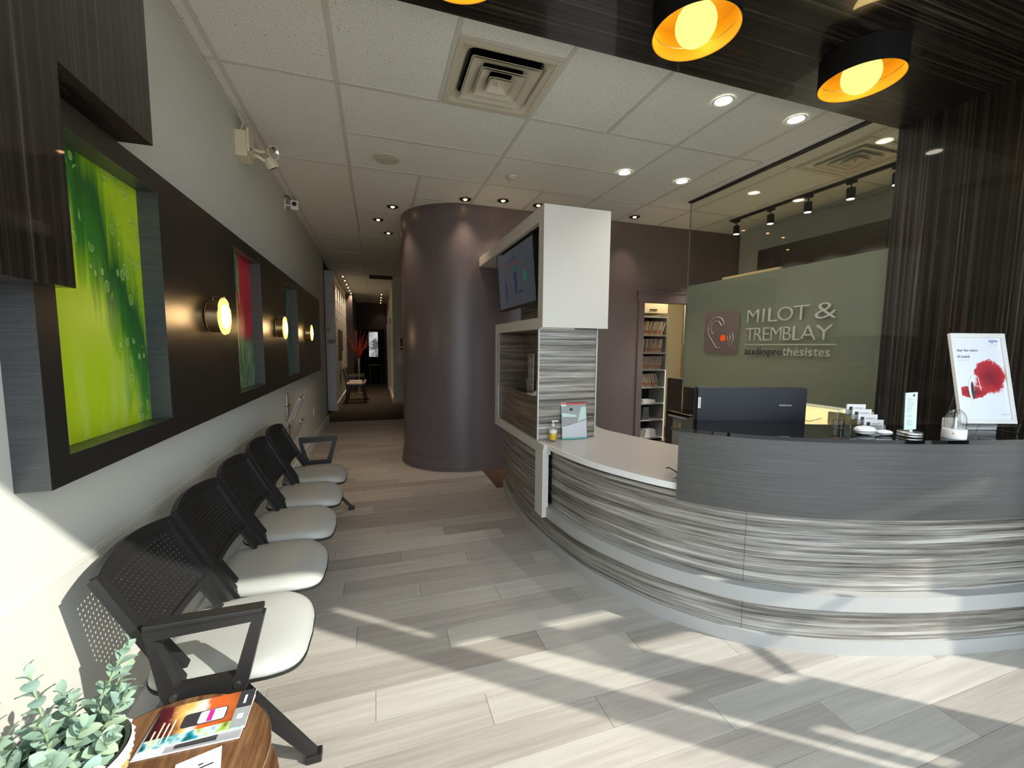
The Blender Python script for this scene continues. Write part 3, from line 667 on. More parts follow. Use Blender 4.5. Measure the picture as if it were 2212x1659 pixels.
# rotating card sign
rs = camd(1.93, 1965, 936); rt_ = thing('rotating_sign', 'narrow pale green printed card on a round silver stand on the counter', 'sign', (rs.x, rs.y, ZG), radians(-20), world=False)
obj('disc_base', MB().lathe([(0, 0), (.055, 0), (.058, .004), (.058, .009), (.055, .011)], 36), 'steel', rt_, True); obj('disc_top', MB().lathe([(0, .013), (.055, .013), (.058, .015), (.058, .022), (.055, .024), (0, .024)], 36), 'steel', rt_, True)
obj('collar', MB().cyl(.012, .011, .032, 16), 'steel', rt_)
M['pale_green'] = mat('pale_green_card', (.60, .78, .70), .5)
T = Matrix.Rotation(-.06, 4, 'Y')
obj('card', MB().bbox(-.034, .034, -.003, .003, .032, .205, .001, T=T), 'pale_green', rt_)
mb = MB()
for k in range(17):
    z = .178-k*.0078
    if k in (9, 12): continue
    mb.box(-.024, -.024+random.uniform(.018, .046), -.0036, -.0031, z, z+.0022, T=T)
obj('card_lines', mb, 'grey_ink', rt_); obj('card_mark', MB().box(.008, .018, -.0037, -.0031, .186, .197, T=T), 'ink', rt_)
# glass dome
dm = camd(1.90, 2061, 938); dt_ = thing('display_dome', 'small glass dome over a hearing aid on a white round base', 'display dome', (dm.x, dm.y, ZG), 0, world=False)
obj('dome_base', MB().lathe([(0, 0), (.057, 0), (.059, .003), (.059, .043), (.056, .046), (0, .046)], 40), 'white', dt_, True)
obj('glass_dome', MB().lathe([(.052, .046), (.052, .085)]+[(.052*cos(a_), .085+.052*sin(a_)*1.05) for a_ in [k*pi/20 for k in range(1, 10)]]+[(0, .1396)], 40), 'small_glass', dt_, True)
obj('inner_pin', MB().cyl(.016, .046, .056, 20).cyl(.011, .056, .098, 16).cyl(.003, .098, .118, 8), 'steel', dt_, True)
obj('base_mark', MB().lathe([(0, 0), (.0045, 0)], 14, Matrix.Rotation(radians(-40), 4, 'Z') @ Matrix.Translation((-.028, -.0525, .028)) @ Matrix.Rotation(pi/2, 4, 'X')), 'red', dt_)
# poster frame on acrylic easel
fc = (camd(2.05, 2068, 905)+camd(2.05, 2198, 905))/2; fz = 1.098
pf = thing('poster_frame', 'white snap frame with a hearing aid poster standing at the counter right end', 'poster frame', (fc.x, fc.y, ZG), radians(-18.1), world=False)
W2, H2 = .315, .455
T = Matrix.Translation((0, 0, fz-ZG)) @ Matrix.Rotation(radians(-12.5), 4, 'X')
def ring_rect(x0, x1, z0, z1, w, y0, y1):
    return MB().bbox(x0, x1, y0, y1, z0, z0+w, .003, T=T).bbox(x0, x1, y0, y1, z1-w, z1, .003, T=T).bbox(x0, x0+w, y0, y1, z0+w-.002, z1-w+.002, .003, T=T).bbox(x1-w, x1, y0, y1, z0+w-.002, z1-w+.002, .003, T=T)
obj('frame_border', ring_rect(-W2/2, W2/2, 0, H2, .022, -.014, .004), 'white', pf)
t = NT(mat('poster_print', (.8, .82, .86), .5)); v = t.coords('Object'); xyz = t.sep(v)
nz = t.noise(v, 16, 5, .7); nn = t.math('MULTIPLY', t.math('SUBTRACT', nz, .5), .30)
def ell(cx_, cz_, rx, rz):
    dx = t.math('DIVIDE', t.math('SUBTRACT', xyz[0], cx_), rx); dz = t.math('DIVIDE', t.math('SUBTRACT', xyz[2], cz_), rz)
    return t.math('ADD', t.math('SQRT', t.math('ADD', t.math('MULTIPLY', dx, dx), t.math('MULTIPLY', dz, dz))), t.math('MULTIPLY', nn, 4.0))
d_ = t.math('MINIMUM', ell(.045, .27, .092, .088), ell(-.055, .195, .085, .03))
blot = t.ramp(d_, [(.0, (.16, .004, .012)), (.45, (.30, .008, .02)), (.9, (.50, .02, .03)), (1.0, (.76, .80, .86))])
t.color(blot); M['poster_print'] = t.m
obj('poster_sheet', MB().box(-W2/2+.018, W2/2-.018, -.0045, -.0005, .018, H2-.018, T=T), 'poster_print', pf)
TP = T @ Matrix.Rotation(pi/2, 4, 'X')   # local x,y -> x,z facing -y
def ptext(s, m_, x, z, w, **k):
    me = text_mesh(s, width=w, name='poster_lettering', extrude=.0002, **k); me.materials.append(M[m_]); me.transform(TP @ Matrix.Translation((x, z, .0053))); link('poster_lettering', me, pf)
ptext('Hear the colors', 'ink', -.128, .362, .125); ptext('of sound.', 'ink', -.126, .330, .075); ptext('signia', 'blue_ink', .068, .405, .052)
obj('poster_rule', MB().box(-.126, -.06, -.0055, -.005, .316, .3172, T=T).box(.068, .12, -.0055, -.005, .396, .3965, T=T).box(.085, .13, -.0055, -.005, .045, .047, T=T), 'grey_ink', pf)
ha = MB(); N = 20
pts_ = [(-.068+.017*cos(a_)*(1+.25*sin(a_)), -.0062, .165+.055*sin(a_)) for a_ in [2*pi*k/N for k in range(N)]]
ha.add([tuple(T @ Vector(p)) for p in pts_], [tuple(range(N))]); obj('printed_aid', ha, 'white', pf)
ha = MB(); ha.add([tuple(T @ Vector((-.062+.0095*cos(a_), -.0068, .165+.045*sin(a_)))) for a_ in [2*pi*k/N for k in range(N)]], [tuple(range(N))]); obj('printed_aid_core', ha, 'dark_wall', pf)
ha = MB(); ha.tube([tuple(T @ Vector((-.045+.024*cos(a_)*1.0, -.0064, .215+.028*sin(a_)))) for a_ in [pi-k*pi/10 for k in range(11)]]+[tuple(T @ Vector((-.016, -.0064, .165)))], .0018, 6); obj('printed_wire', ha, 'white', pf)
ez = thing('acrylic_easel', 'clear acrylic easel holding the framed hearing aid poster', 'easel', (fc.x, fc.y, ZG), radians(-18.1), world=False)
mb = MB()
for sx in (-.10, .10):
    mb.tube([(sx, -.055, .048), (sx, -.05, .034), (sx, -.045, .004), (sx, .10, .004), (sx, .07, .20)], .0035, 8)
mb.bbox(-.12, .12, -.03, .012, .030, .036, .001)
obj('easel_frame', mb, 'small_glass', ez, True)
wb_ = tag(obj('white_box', MB().bbox(-.11, .10, .04, .11, .0005, .052, .004), 'white', loc=(fc.x, fc.y, ZG), rot=(0, 0, radians(-18.1))), 'low white box on the counter behind the acrylic easel', 'box')
pf.scale = (.87, 1, 1); dt_.scale = (.70, .70, .97); rt_.scale = (.78, .78, 1)
# ================================================================== GLASS PARTITION AND SIGN
GX = 3.20
gp = thing('glass_partition', 'tall glass partition with frosted lower film between reception and office', 'glass partition', (GX, 2.8, 0))
obj('glass_pane', MB().box(GX, GX+.010, 1.88, 3.745, .05, 2.985), 'clear_glass', gp)
obj('frosted_film', MB().box(GX+.0112, GX+.0122, 1.88, 3.74, 1.034, 2.12), 'frost', gp)
obj('top_channel', MB().box(GX-.02, GX+.025, 1.88, 3.76, 2.985, 3.0), 'black', gp); obj('bottom_channel', MB().box(GX-.02, GX+.03, 1.88, 3.76, 0, .05), 'steel', gp)
obj('edge_highlight', MB().box(GX-.001, GX+.011, 3.745, 3.749, .05, 2.985), 'steel', gp)
struct('trim_7', MB().box(GX-.06, GX+.14, 1.88, 3.80, 3.0, CE), 'wall_white')
sg = thing('logo_sign', 'raised ear emblem and pale lettering on the frosted glass', 'sign', (GX, 2.8, 1.6))
M['sign_letter'] = mat('sign_letters', (.40, .39, .33), .35, .3); M['sign_square'] = mat('sign_plate', (.12, .09, .08), .3)
SX = GX-.004
def PT(y, z, w=0): return (SX-w, y, z)
R_, U_ = (0, -1, 0), (0, 0, 1)
def stext(s, y, z, w, h, nm='letter', m_='sign_letter', sp=1.0, of=-.012):
    me = text_mesh(s, width=w, height=h, extrude=.004, name=nm, spacing=sp, offset=of); me.materials.append(M[m_]); me.transform(Matrix.Translation(-Vector(sg['_w'])) @ frame_T(PT(y, z, .001), R_, U_)); return link(nm, me, sg)
# (character, left y, width) measured along the glass; y falls to the right
for c_, y, w in (('M', 2.945, .115), ('I', 2.79, .014), ('L', 2.735, .085), ('O', 2.648, .135), ('T', 2.51, .13)): stext(c_, y, 1.688, w, .113)
stext('&', 2.335, 1.686, .16, .120)
for c_, y, w in (('T', 2.953, .095), ('R', 2.862, .075), ('E', 2.775, .062), ('M', 2.70, .098), ('B', 2.588, .07), ('L', 2.505, .08), ('A', 2.442, .125), ('Y', 2.322, .13)): stext(c_, y, 1.528, w, .112)
obj('rule_line', MB().bbox(SX-.004, SX, 2.162, 2.957, 1.488, 1.496, .001), 'sign_letter', sg)
yy = 2.955
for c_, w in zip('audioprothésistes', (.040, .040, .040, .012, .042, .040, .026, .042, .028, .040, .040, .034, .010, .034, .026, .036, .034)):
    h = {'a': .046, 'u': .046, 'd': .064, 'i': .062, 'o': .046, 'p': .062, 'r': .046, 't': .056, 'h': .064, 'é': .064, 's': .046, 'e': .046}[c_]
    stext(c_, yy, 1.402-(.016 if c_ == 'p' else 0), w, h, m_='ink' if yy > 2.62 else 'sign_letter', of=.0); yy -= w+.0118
def rr(y0, y1, z0, z1, r, n=6):
    P_ = []
    for cy_, cz_, a0 in ((y1-r, z1-r, 0), (y0+r, z1-r, pi/2), (y0+r, z0+r, pi), (y1-r, z0+r, 1.5*pi)):
        P_ += [(cy_+r*cos(a0+pi/2*k/n), cz_+r*sin(a0+pi/2*k/n)) for k in range(n+1)]
    return P_
o_ = rr(3.035, 3.452, 1.408, 1.818, .045)
obj('emblem_plate', MB().prism(o_, SX-.006, SX, 'x'), 'sign_square', sg)
def line(pts_, r=.0035, nm='emblem_line'): obj(nm, MB().tube([PT(y, z, .007) for y, z in pts_], r, 6), 'sign_letter', sg, True)
sy, sz = 3.452, 1.408; SW = .417
def q(u, v): return (sy-u*SW, sz+v*.41)
line([q(.60, .67), q(.58, .75), q(.52, .82), q(.42, .86), q(.30, .85), q(.19, .77), q(.12, .64), q(.11, .52), q(.16, .42), q(.26, .30), q(.38, .15), q(.45, .12), q(.53, .14)])
line([q(.52, .66), q(.44, .75), q(.34, .77), q(.25, .72), q(.20, .60), q(.23, .50), q(.30, .47)])
for r_, a1 in ((.10, .8), (.17, .9), (.25, .95)):
    line([q(.62+r_*cos(a_), .36+r_*sin(a_)*1.0) for a_ in [-1.0*a1+k*1.5*a1/8 for k in range(9)]])
obj('orange_dot', MB().cyl(.032, 0, .008, 28, Matrix.Translation(PT(*q(.58, .36))) @ Matrix.Rotation(-pi/2, 4, 'Y')), 'orange', sg, True)
M['orange'].node_tree.nodes['Principled BSDF'].inputs['Base Color'].default_value = (.95, .09, .005, 1)
# ================================================================== LEFT WALL PANEL, PRINTS, SCONCES
PX = -.81; PZ0, PZ1 = 1.074, 2.13; PY0, PY1 = 1.371, 7.0; NZ0, NZ1 = 1.15, 2.055
NI = [(1.449, 2.058), (2.982, 3.592), (4.490, 5.105), (6.02, 6.63)]
NI = NI[:3]
wp = thing('wall_panel', 'long dark oak panel with three recessed picture niches on the left wall', 'wall panel', (PX, 4.2, 1.6))
segs = [PY0+.002]+[v_ for a_ in NI for v_ in a_]+[PY1]
mb = MB()
for a_, b_ in zip(segs[0::2], segs[1::2]): mb.box(WX, PX, a_, b_, PZ0, PZ1)
for a_, b_ in NI: mb.box(WX, PX, a_, b_, PZ0, NZ0).box(WX, PX, a_, b_, NZ1, PZ1)
obj('panel_face', mb, 'dark_oak', wp)
obj('end_face', MB().box(WX, PX, PY0, PY0+.0019, PZ0, PZ1), 'dark_oak_lit', wp)
for a_, b_ in NI:
    nl = MB(); nl.box(WX, PX+.001, b_-.0015, b_-.0001, NZ0, NZ1).box(WX, PX+.001, a_, b_, NZ0+.0001, NZ0+.0015).box(WX, PX, a_, b_, NZ1-.0015, NZ1-.0001)
    obj('niche_lining', nl, 'dark_oak_lit', wp)
# leaf print
def art(name, lab, y0, y1, m_):
    o = obj(name, MB().box(WX+.001, WX+.006, y0+.001, y1-.001, NZ0+.002, NZ1-.002), m_); return tag(o, lab, 'print')
t = NT(mat('leaf_print', (.4, .7, .05), .45)); v = t.coords('Object'); xyz = t.sep(v)
yy_ = t.math('SUBTRACT', xyz[1], 1.449); zz_ = t.math('SUBTRACT', xyz[2], 1.15)   # 0..0.61, 0..0.9
wob = t.math('MULTIPLY', t.math('SUBTRACT', t.noise(v, 5, 2), .5), .10)
# leaf edge curves from top left down to bottom right
curve = t.math('ADD', t.math('ADD', t.math('MULTIPLY', t.math('POWER', t.math('MAXIMUM', t.math('SUBTRACT', .95, zz_), 0.0), 1.0), .52), .02), wob)
dd = t.math('SUBTRACT', yy_, curve)
stre = t.noise(t.coords('Object', (1, 9, .8)), 2.2, 3)
base_ = t.ramp(t.math('ADD', dd, t.math('MULTIPLY', t.math('SUBTRACT', stre, .5), .30)), [(-.0, (.50, .70, .012)), (.04, (.26, .50, .012)), (.12, (.03, .20, .018)), (.22, (.012, .10, .015)), (.29, (.20, .42, .01)), (.36, (.42, .62, .01)), (.6, (.50, .70, .02))])
pale = t.ramp(t.noise(t.coords('Object', (1, 7, 1.4)), 2.0, 2), [(.48, (0, 0, 0)), (.68, (1, 1, 1))])
low = t.ramp(zz_, [(.0, (1, 1, 1)), (.45, (0, 0, 0))])
fac = t.math('MULTIPLY', t.math('MULTIPLY', pale, low), .5)
c1 = t.mix(fac, base_, (.62, .80, .30))
vo = t.n('ShaderNodeTexVoronoi', feature='F1'); vo.inputs['Scale'].default_value = 21; t.l(t.coords('Object', (1, 1.25, .8)), vo.inputs['Vector'])
dr = t.ramp(vo.outputs['Distance'], [(.0, (.36, .62, .08)), (.20, (.14, .38, .03)), (.33, (.60, .85, .30)), (.38, (.03, .14, .01)), (.42, (.02, .10, .01))])
sz_ = t.math('GREATER_THAN', t.noise(v, 7, 1), .50); dm_ = t.math('MULTIPLY', t.math('LESS_THAN', vo.outputs['Distance'], .40), sz_)
band = t.ramp(dd, [(-.0, (0, 0, 0)), (.05, (1, 1, 1)), (.45, (1, 1, 1)), (.6, (0, 0, 0))])
c2 = t.mix(t.math('MULTIPLY', t.math('MULTIPLY', dm_, band), .5), c1, dr)
t.color(c2); M['leaf_print'] = t.m
art('leaf_print', 'large bright green leaf print with water drops in the nearest niche', *NI[0], 'leaf_print')
t = NT(mat('flower_print', (.6, .05, .05), .5)); v = t.coords('Object'); xyz = t.sep(v)
u_ = t.math('DIVIDE', t.math('SUBTRACT', xyz[1], NI[1][0]), .61); w_ = t.math('DIVIDE', t.math('SUBTRACT', xyz[2], NZ0), .905)
fib = t.noise(t.coords('Object', (1, 34, 4), (.5, 0, 0)), 1.6, 4, .7)
stem = t.ramp(fib, [(.3, (.07, .17, .02)), (.5, (.30, .42, .04)), (.7, (.62, .70, .22))])
spik = t.ramp(fib, [(.3, (.02, .09, .03)), (.5, (.10, .22, .10)), (.68, (.55, .60, .42))])
redc = t.ramp(t.noise(v, 6, 2), [(.3, (.40, .01, .02)), (.7, (.66, .03, .05))])
cA = t.mix(t.math('GREATER_THAN', u_, t.math('ADD', .47, t.math('MULTIPLY', t.math('SUBTRACT', t.noise(v, 8, 3), .5), .3))), stem, redc)
bl = t.math('LESS_THAN', t.math('ADD', w_, t.math('MULTIPLY', t.math('SUBTRACT', fib, .5), .5)), .40)
br = t.math('GREATER_THAN', u_, .32)
cB = t.mix(t.math('MULTIPLY', bl, br), cA, spik)
tl_ = t.math('MULTIPLY', t.math('GREATER_THAN', t.math('ADD', w_, t.math('MULTIPLY', t.math('SUBTRACT', fib, .5), .4)), .70), t.math('LESS_THAN', u_, .55))
t.color(t.mix(tl_, cB, spik)); M['flower_print'] = t.m
art('flower_print', 'red flower and green stems print in the middle niche', *NI[1], 'flower_print')
t = NT(mat('teal_print_art', (.05, .15, .12), .5)); v = t.coords('Object')
t.color(t.ramp(t.noise(t.coords('Object', (1, 12, 1.2)), 1.4, 3), [(.3, (.01, .05, .03)), (.5, (.03, .15, .10)), (.65, (.16, .28, .28)), (.8, (.40, .42, .42))])); M['teal_art'] = t.m
art('dark_teal_print', 'dark teal blurred print in the farthest niche', *NI[2], 'teal_art')
def point(loc, e, col, r=.03, parent=None, name='lamp_light'):
    l = D.lights.new(name, 'POINT'); l.energy = e; l.color = col; l.shadow_soft_size = r
    o = D.objects.new(name, l); COL.objects.link(o); o.location = loc
    if parent is not None: o.parent = parent
    return o
def spot(loc, d, e, col, ang, blend=.6, r=.03, parent=None):
    l = D.lights.new('lamp_light', 'SPOT'); l.energy = e; l.color = col; l.spot_size = radians(ang); l.spot_blend = blend; l.shadow_soft_size = r
    o = D.objects.new('lamp_light', l); COL.objects.link(o); o.location = loc; o.rotation_euler = Vector(d).to_track_quat('-Z', 'Y').to_euler()
    if parent is not None: o.parent = parent
    return o
labs = ['brass drum wall sconce nearest, between the leaf and flower prints', 'brass drum wall sconce in the middle, between the flower and teal prints', 'brass drum wall sconce farthest, past the teal print']
for k, y_ in enumerate((2.53, 4.05, 5.62)):
    s_ = thing('wall_sconce', labs[k], 'wall lamp', (PX+.001, y_, 1.60), 0, 'brass sconces on the dark wall panel', world=False)
    obj('back_plate', MB().lathe([(0, 0), (.075, 0), (.08, .004), (0, .006)], 32, to_x((0, 0, 0))), 'black', s_)
    obj('brass_drum', MB().lathe([(.078, .006), (.082, .008), (.082, .062), (.076, .062), (.076, .012)], 40, to_x((0, 0, 0))), 'brass', s_, True)
    # notched glowing disc
    P_ = []
    for i in range(48):
        a_ = 2*pi*i/48; r_ = .094 if (i % 16) not in (0, 1) else .086; P_.append((r_*cos(a_+.6), r_*sin(a_+.6)))
    obj('glass_disc', MB().prism(P_, .063, .071, 'x'), 'sconce_glow', s_); obj('disc_lens', MB().lathe([(.064, .0712), (.060, .076), (.03, .081), (0, .082)], 32, to_x((0, 0, 0))), 'lamp_core', s_, True)
    obj('wire_clip', MB().tube([(.02, 0, .083), (.02, 0, .099), (.073, 0, .099), (.073, 0, .09)], .0018, 6), 'steel', s_)
    point((.15, 0, 0), 1.8, (1, .62, .28), .05, s_)
# ================================================================== CEILING THINGS
def downlight(x, y, kind, lab, grp, e=26, col=(1, .93, .82)):
    t_ = thing('downlight', lab, 'ceiling light', (x, y, CE-.004), 0, grp, world=False)
    if kind == 'white':
        obj('trim_ring', MB().lathe([(.048, -.001), (.060, -.004), (.066, 0), (.048, .001)], 32), 'white', t_, True); obj('lens', MB().lathe([(0, -.0015), (.049, -.0015)], 28), 'lamp_white', t_)
    else:
        obj('trim_ring', MB().lathe([(0, .0005), (.034, 0), (.056, -.006), (.064, 0), (.034, .001)], 28), 'black_matt', t_, True); obj('lens', MB().lathe([(0, -.013), (.013, -.010), (.021, -.001)], 20), 'lamp_warm', t_, True)
    spot((0, 0, -.03), (0, 0, -1), e, col, 120 if kind == 'white' else 80, .7 if kind == 'white' else 1.0, .04, t_)
    return t_
WL = [(2.122, 2.234, 'white round downlight near the soffit, left of the near pair'), (2.755, 2.243, 'white round downlight near the soffit, right of the near pair'), (2.147, 3.378, 'white round downlight farther back, left of the far pair'), (2.766, 3.373, 'white round downlight farther back, right of the far pair')]
for x, y, l_ in WL: downlight(x, y, 'white', l_, 'white downlights over the reception desk', 34)
BLK = [(.938, 4.53, 'black-rimmed downlight above the rounded brown wall front'), (1.332, 4.435, 'second black-rimmed downlight right of the rounded wall'), (1.743, 4.445, 'black-rimmed downlight just behind the white canopy top'), (2.982, 4.441, 'black-rimmed downlight over the office doorway'),
       (.21, 5.039, 'nearest of three black-rimmed downlights left of the rounded wall'), (.058, 5.605, 'middle, leftmost of three black-rimmed downlights left of the rounded wall'), (.196, 6.21, 'farthest of three black-rimmed downlights left of the rounded wall')]
for x, y, l_ in BLK: downlight(x, y, 'black', l_, 'black-rimmed downlights along the rounded wall', 20, (1, .74, .52))
for k in range(6): downlight(-.69, 10.43+k*.646, 'black', ('nearest', 'second', 'third', 'fourth', 'fifth', 'farthest')[k]+' tiny downlight of the left row of six over the hallway', 'left row of hallway downlights', 40, (1, .75, .5))
for k in range(4): downlight(.193, 13.66+k*.89, 'black', ('nearest', 'second', 'third', 'farthest')[k]+' tiny downlight of the right row of four over the hallway', 'right row of hallway downlights', 9, (1, .75, .5))
# speaker, smoke detector
sp = thing('ceiling_speaker', 'round beige ceiling speaker grille left of the smoke detector', 'speaker', (.118, 3.80, CE-.001), world=False)
obj('grille', MB().lathe([(0, -.012), (.07, -.010), (.095, -.006)], 36), 'vent', sp, True); obj('rim', MB().lathe([(.095, -.006), (.108, -.007), (.114, 0)], 36), 'grid', sp, True)
sm = thing('smoke_detector', 'small white round smoke detector on the ceiling', 'smoke detector', (1.225, 3.79, CE-.001), world=False)
obj('detector_base', MB().lathe([(.052, 0), (.056, -.008), (.052, -.018), (0, -.018)], 32), 'white_lam', sm, True); obj('detector_cap', MB().lathe([(.036, -.018), (.033, -.032), (0, -.034)], 32), 'white_lam', sm, True)
def diffuser(x0, x1, y0, y1, lab):
    cx_, cy_ = (x0+x1)/2, (y0+y1)/2; S = (x1-x0)/2
    t_ = thing('air_diffuser', lab, 'air vent', (cx_, cy_, CE-.006), world=False)
    def sq(r, z, rad=.02): return [(p_[0], p_[1], z) for p_ in rr(-r, r, -r, r, rad, 4)]
    def cone(levels, rad):
        mb = MB(); L_ = [sq(r, z, rad) for r, z in levels]; n = len(L_[0])
        for l__ in L_: mb.v += l__
        for i in range(len(L_)-1):
            for k in range(n): mb.f.append((i*n+k, i*n+(k+1) % n, (i+1)*n+(k+1) % n, (i+1)*n+k)); mb.mi.append(0)
        return mb
    fr_ = MB().ring([(-S, -S), (S, -S), (S, S), (-S, S)], [(-S+.03, -S+.03), (S-.03, -S+.03), (S-.03, S-.03), (-S+.03, S-.03)], 0, .004)
    c_ = cone([(S-.02, .001), (S*.80, .014), (S*.72, .05), (S*.70, .064)], .05); fr_.add(c_.v, c_.f)
    obj('outer_cone', fr_, 'vent', t_, True)
    obj('duct_plate', MB().box(-S*.70, S*.70, -S*.72, S*.72, .036, .040), 'vent', t_)
    obj('duct_hole', MB().lathe([(0, .0350), (.045, .0350)], 20, Matrix.Translation((-.02, -S*.38, 0))), 'black_matt', t_)
    for r0, r1, dz in ((S*.70, S*.42, -.004), (S*.47, S*.24, -.009), (S*.26, S*.10, -.014)):
        mb = cone([(r0, dz-.004), (r0, dz), (r1, dz+.030), (r1, dz+.032), (r1-.004, dz+.029), (r0-.01, dz-.004)], .014)
        if r0 < S*.3: mb.box(-r1-.006, r1+.006, -r1-.006, r1+.006, dz+.02, dz+.028); mb.lathe([(0, dz-.01), (.010, dz-.004), (.012, dz+.02)], 14)
        obj('vent_cone', mb, 'vent', t_, True)
    return t_
diffuser(.433, 1.017, 2.235, 2.815, 'square stepped beige ceiling air diffuser in the lobby')
diffuser(3.49, 4.07, 2.235, 2.815, 'square air diffuser seen through the glass over the office')
hv = thing('hall_vent', 'dark rectangular ceiling grille over the hallway', 'air vent', (.14, 10.2, CE-.006), world=False)
obj('vent_frame', MB().ring([(-.29, -.30), (.29, -.30), (.29, .30), (-.29, .30)], [(-.25, -.26), (.25, -.26), (.25, .26), (-.25, .26)], -.004, .003), 'vent', hv)
obj('dark_core', MB().box(-.25, .25, -.26, .26, .001, .003), 'black_matt', hv)
for k in range(6): obj('vent_slat', MB().box(-.25, .25, -.23+k*.09, -.225+k*.09, -.012, .001), 'black', hv)
# track light
tk = thing('track_light', 'black ceiling track with five cylinder spotlights seen through the glass', 'track light', (4.17, 3.0, CE-.002), world=False)
obj('rail', MB().bbox(-.018, .018, -1.05, 1.17, -.022, 0, .002), 'black_matt', tk)
for k, y in enumerate((1.08, .62, .20, -.20, -.56)):
    hd_ = obj('spot_head', MB().bbox(-.016, .016, y-.04, y+.04, -.05, -.022, .003).cyl(.006, -.09, -.05, 8, Matrix.Translation((0, y, 0))).lathe([(0, -.088), (.032, -.088), (.034, -.092), (.034, -.185), (.030, -.185)], 24, Matrix.Translation((0, y, 0))), 'black_matt', tk, True)
    obj('spot_lens', MB().lathe([(0, -.187), (.030, -.187)], 20, Matrix.Translation((0, y, 0))), 'lamp_white', hd_)
    spot((0, y, -.20), (0, .05, -1), 75, (1, .94, .84), 96, .6, .03, tk)
# drum pendants
for k, (x, l_) in enumerate(((.289, 'black drum ceiling lamp with gold lining, mostly cut off at top, leftmost'), (1.254, 'middle black drum lamp with gold lining and round globe under the soffit'), (2.22, 'rightmost black drum lamp with gold lining beside the ebony pillar'))):
    t_ = thing('drum_lamp', l_, 'pendant lamp', (x, 1.487, 2.725), 0, 'black and gold drum lamps under the ebony soffit', world=False)
    obj('drum_shade', MB().lathe([(.1665, .001), (.169, 0), (.169, .119), (0, .1205)], 64), 'black_matt', t_, True)
    obj('gold_lining', MB().lathe([(.1665, .001), (.163, .003), (.163, .113), (0, .115)], 64), 'gold_in', t_, True)
    obj('lining_seam', MB().lathe([(.1628, .052), (.1612, .054), (.1628, .056)], 56), 'brass', t_)
    obj('glass_globe', MB().lathe([(.0001 if i in (0, 14) else .079*sin(pi*i/14), .034-.079*cos(pi*i/14)) for i in range(15)], 32), 'globe', t_, True)
    obj('lamp_holder', MB().cyl(.022, .070, .114, 16), 'brass', t_)
    point((0, 0, -.09), 1.2, (1, .70, .28), .05, t_)
    for q_ in range(4): point((.118*cos(q_*pi/2+.6), .118*sin(q_*pi/2+.6), .055), .11, (1, .72, .26), .02, t_)
# ================================================================== WALL FITTINGS
em = thing('emergency_light', 'cream emergency light box with two lamp heads high on the left wall', 'emergency light', (WX, 3.46, 2.83), world=False)
obj('battery_box', MB().bbox(0, .075, -.07, .09, -.09, .08, .006), 'cream', em); obj('box_cover', MB().bbox(.075, .09, -.08, .06, -.06, .095, .004), 'cream', em)
obj('test_button', MB().cyl(.008, 0, .004, 12, to_x((.09, -.04, -.03))), 'black', em)
for dy, dz, d_ in ((.10, .03, (1, -.9, -.2)), (.10, -.05, (.5, .3, -.9))):
    a_ = MB().tube([(.07, .06, dz*.4), (.11, dy, dz*.5), (.16, dy+.02, dz)], .012, 8); ar = obj('lamp_arm', a_, 'cream', em, True)
    Tq = Matrix.Translation((.18, dy+.03, dz)) @ Vector(d_).to_track_quat('Z', 'Y').to_matrix().to_4x4()
    hd_ = obj('lamp_head', MB().lathe([(0, -.045), (.03, -.04), (.045, -.01), (.047, .03), (.041, .03)], 28, Tq), 'cream', em, True)
    obj('lamp_lens', MB().lathe([(0, .018), (.03, .022), (.041, .028)], 24, Tq), 'chrome', hd_, True)
obj('feed_wire', MB().tube([(.02, -.01, .08), (.05, -.03, .14), (.035, -.10, .18)], .005, 8), 'cream', em)
sc_ = thing('security_camera', 'small white security camera high on the left wall', 'camera', (WX, 5.06, 2.925), world=False)
obj('mount_plate', MB().bbox(0, .012, -.03, .03, -.05, .05, .003), 'white', sc_); obj('mount_arm', MB().cyl(.010, 0, .07, 10, to_x((.01, 0, 0))), 'white', sc_)
obj('camera_body', MB().bbox(.06, .135, -.045, .02, -.05, .045, .008), 'white', sc_); obj('camera_lens', MB().cyl(.022, 0, .006, 20, Matrix.Translation((.098, -.046, .005)) @ Matrix.Rotation(pi/2, 4, 'X')), 'black', sc_)
obj('camera_cable', MB().tube([(.06, .02, .05), (.03, -.02, .09), (.01, -.06, .07)], .005, 6), 'black', sc_)
ou = thing('wall_outlet', 'white electrical outlet low on the left wall past the chairs', 'outlet', (WX, 6.63, .49), world=False)
obj('cover_plate', MB().bbox(0, .007, -.035, .035, -.057, .057, .003), 'white', ou); obj('socket', MB().bbox(.007, .009, -.017, .017, -.045, -.01, .001).bbox(.007, .009, -.017, .017, .01, .045, .001), 'cream', ou)
# chrome pocket rack past the chairs
rk = thing('brochure_rack', 'folded chrome wall rack with two slanted pockets past the last chair', 'brochure rack', (WX, 4.75, .70), world=False)
obj('wall_strip', MB().bbox(0, .01, -.03, .03, -.42, .25, .002), 'steel', rk)
for dz in (.07, -.16):
    mb = MB()
    mb.bar((.03, -.11, dz-.10), (.14, -.11, dz+.14), .022, .032); mb.bar((.03, .11, dz-.10), (.14, .11, dz+.14), .022, .032); mb.bar((.14, -.116, dz+.14), (.14, .116, dz+.14), .012, .016)
    mb.bar((.035, 0, dz-.09), (.135, 0, dz+.13), .19, .004, up=(1, 0, .2)); mb.bar((.005, -.116, dz-.10), (.035, -.116, dz-.10), .012, .012); mb.bar((.005, .11, dz+.06), (.005, -.11, dz+.06), .012, .012); mb.bar((.01, .11, dz-.10), (.01, .11, dz+.10), .01, .01); mb.bar((.01, -.11, dz-.10), (.01, -.11, dz+.10), .01, .01)
    obj('chrome_pocket', mb, 'chrome', rk)
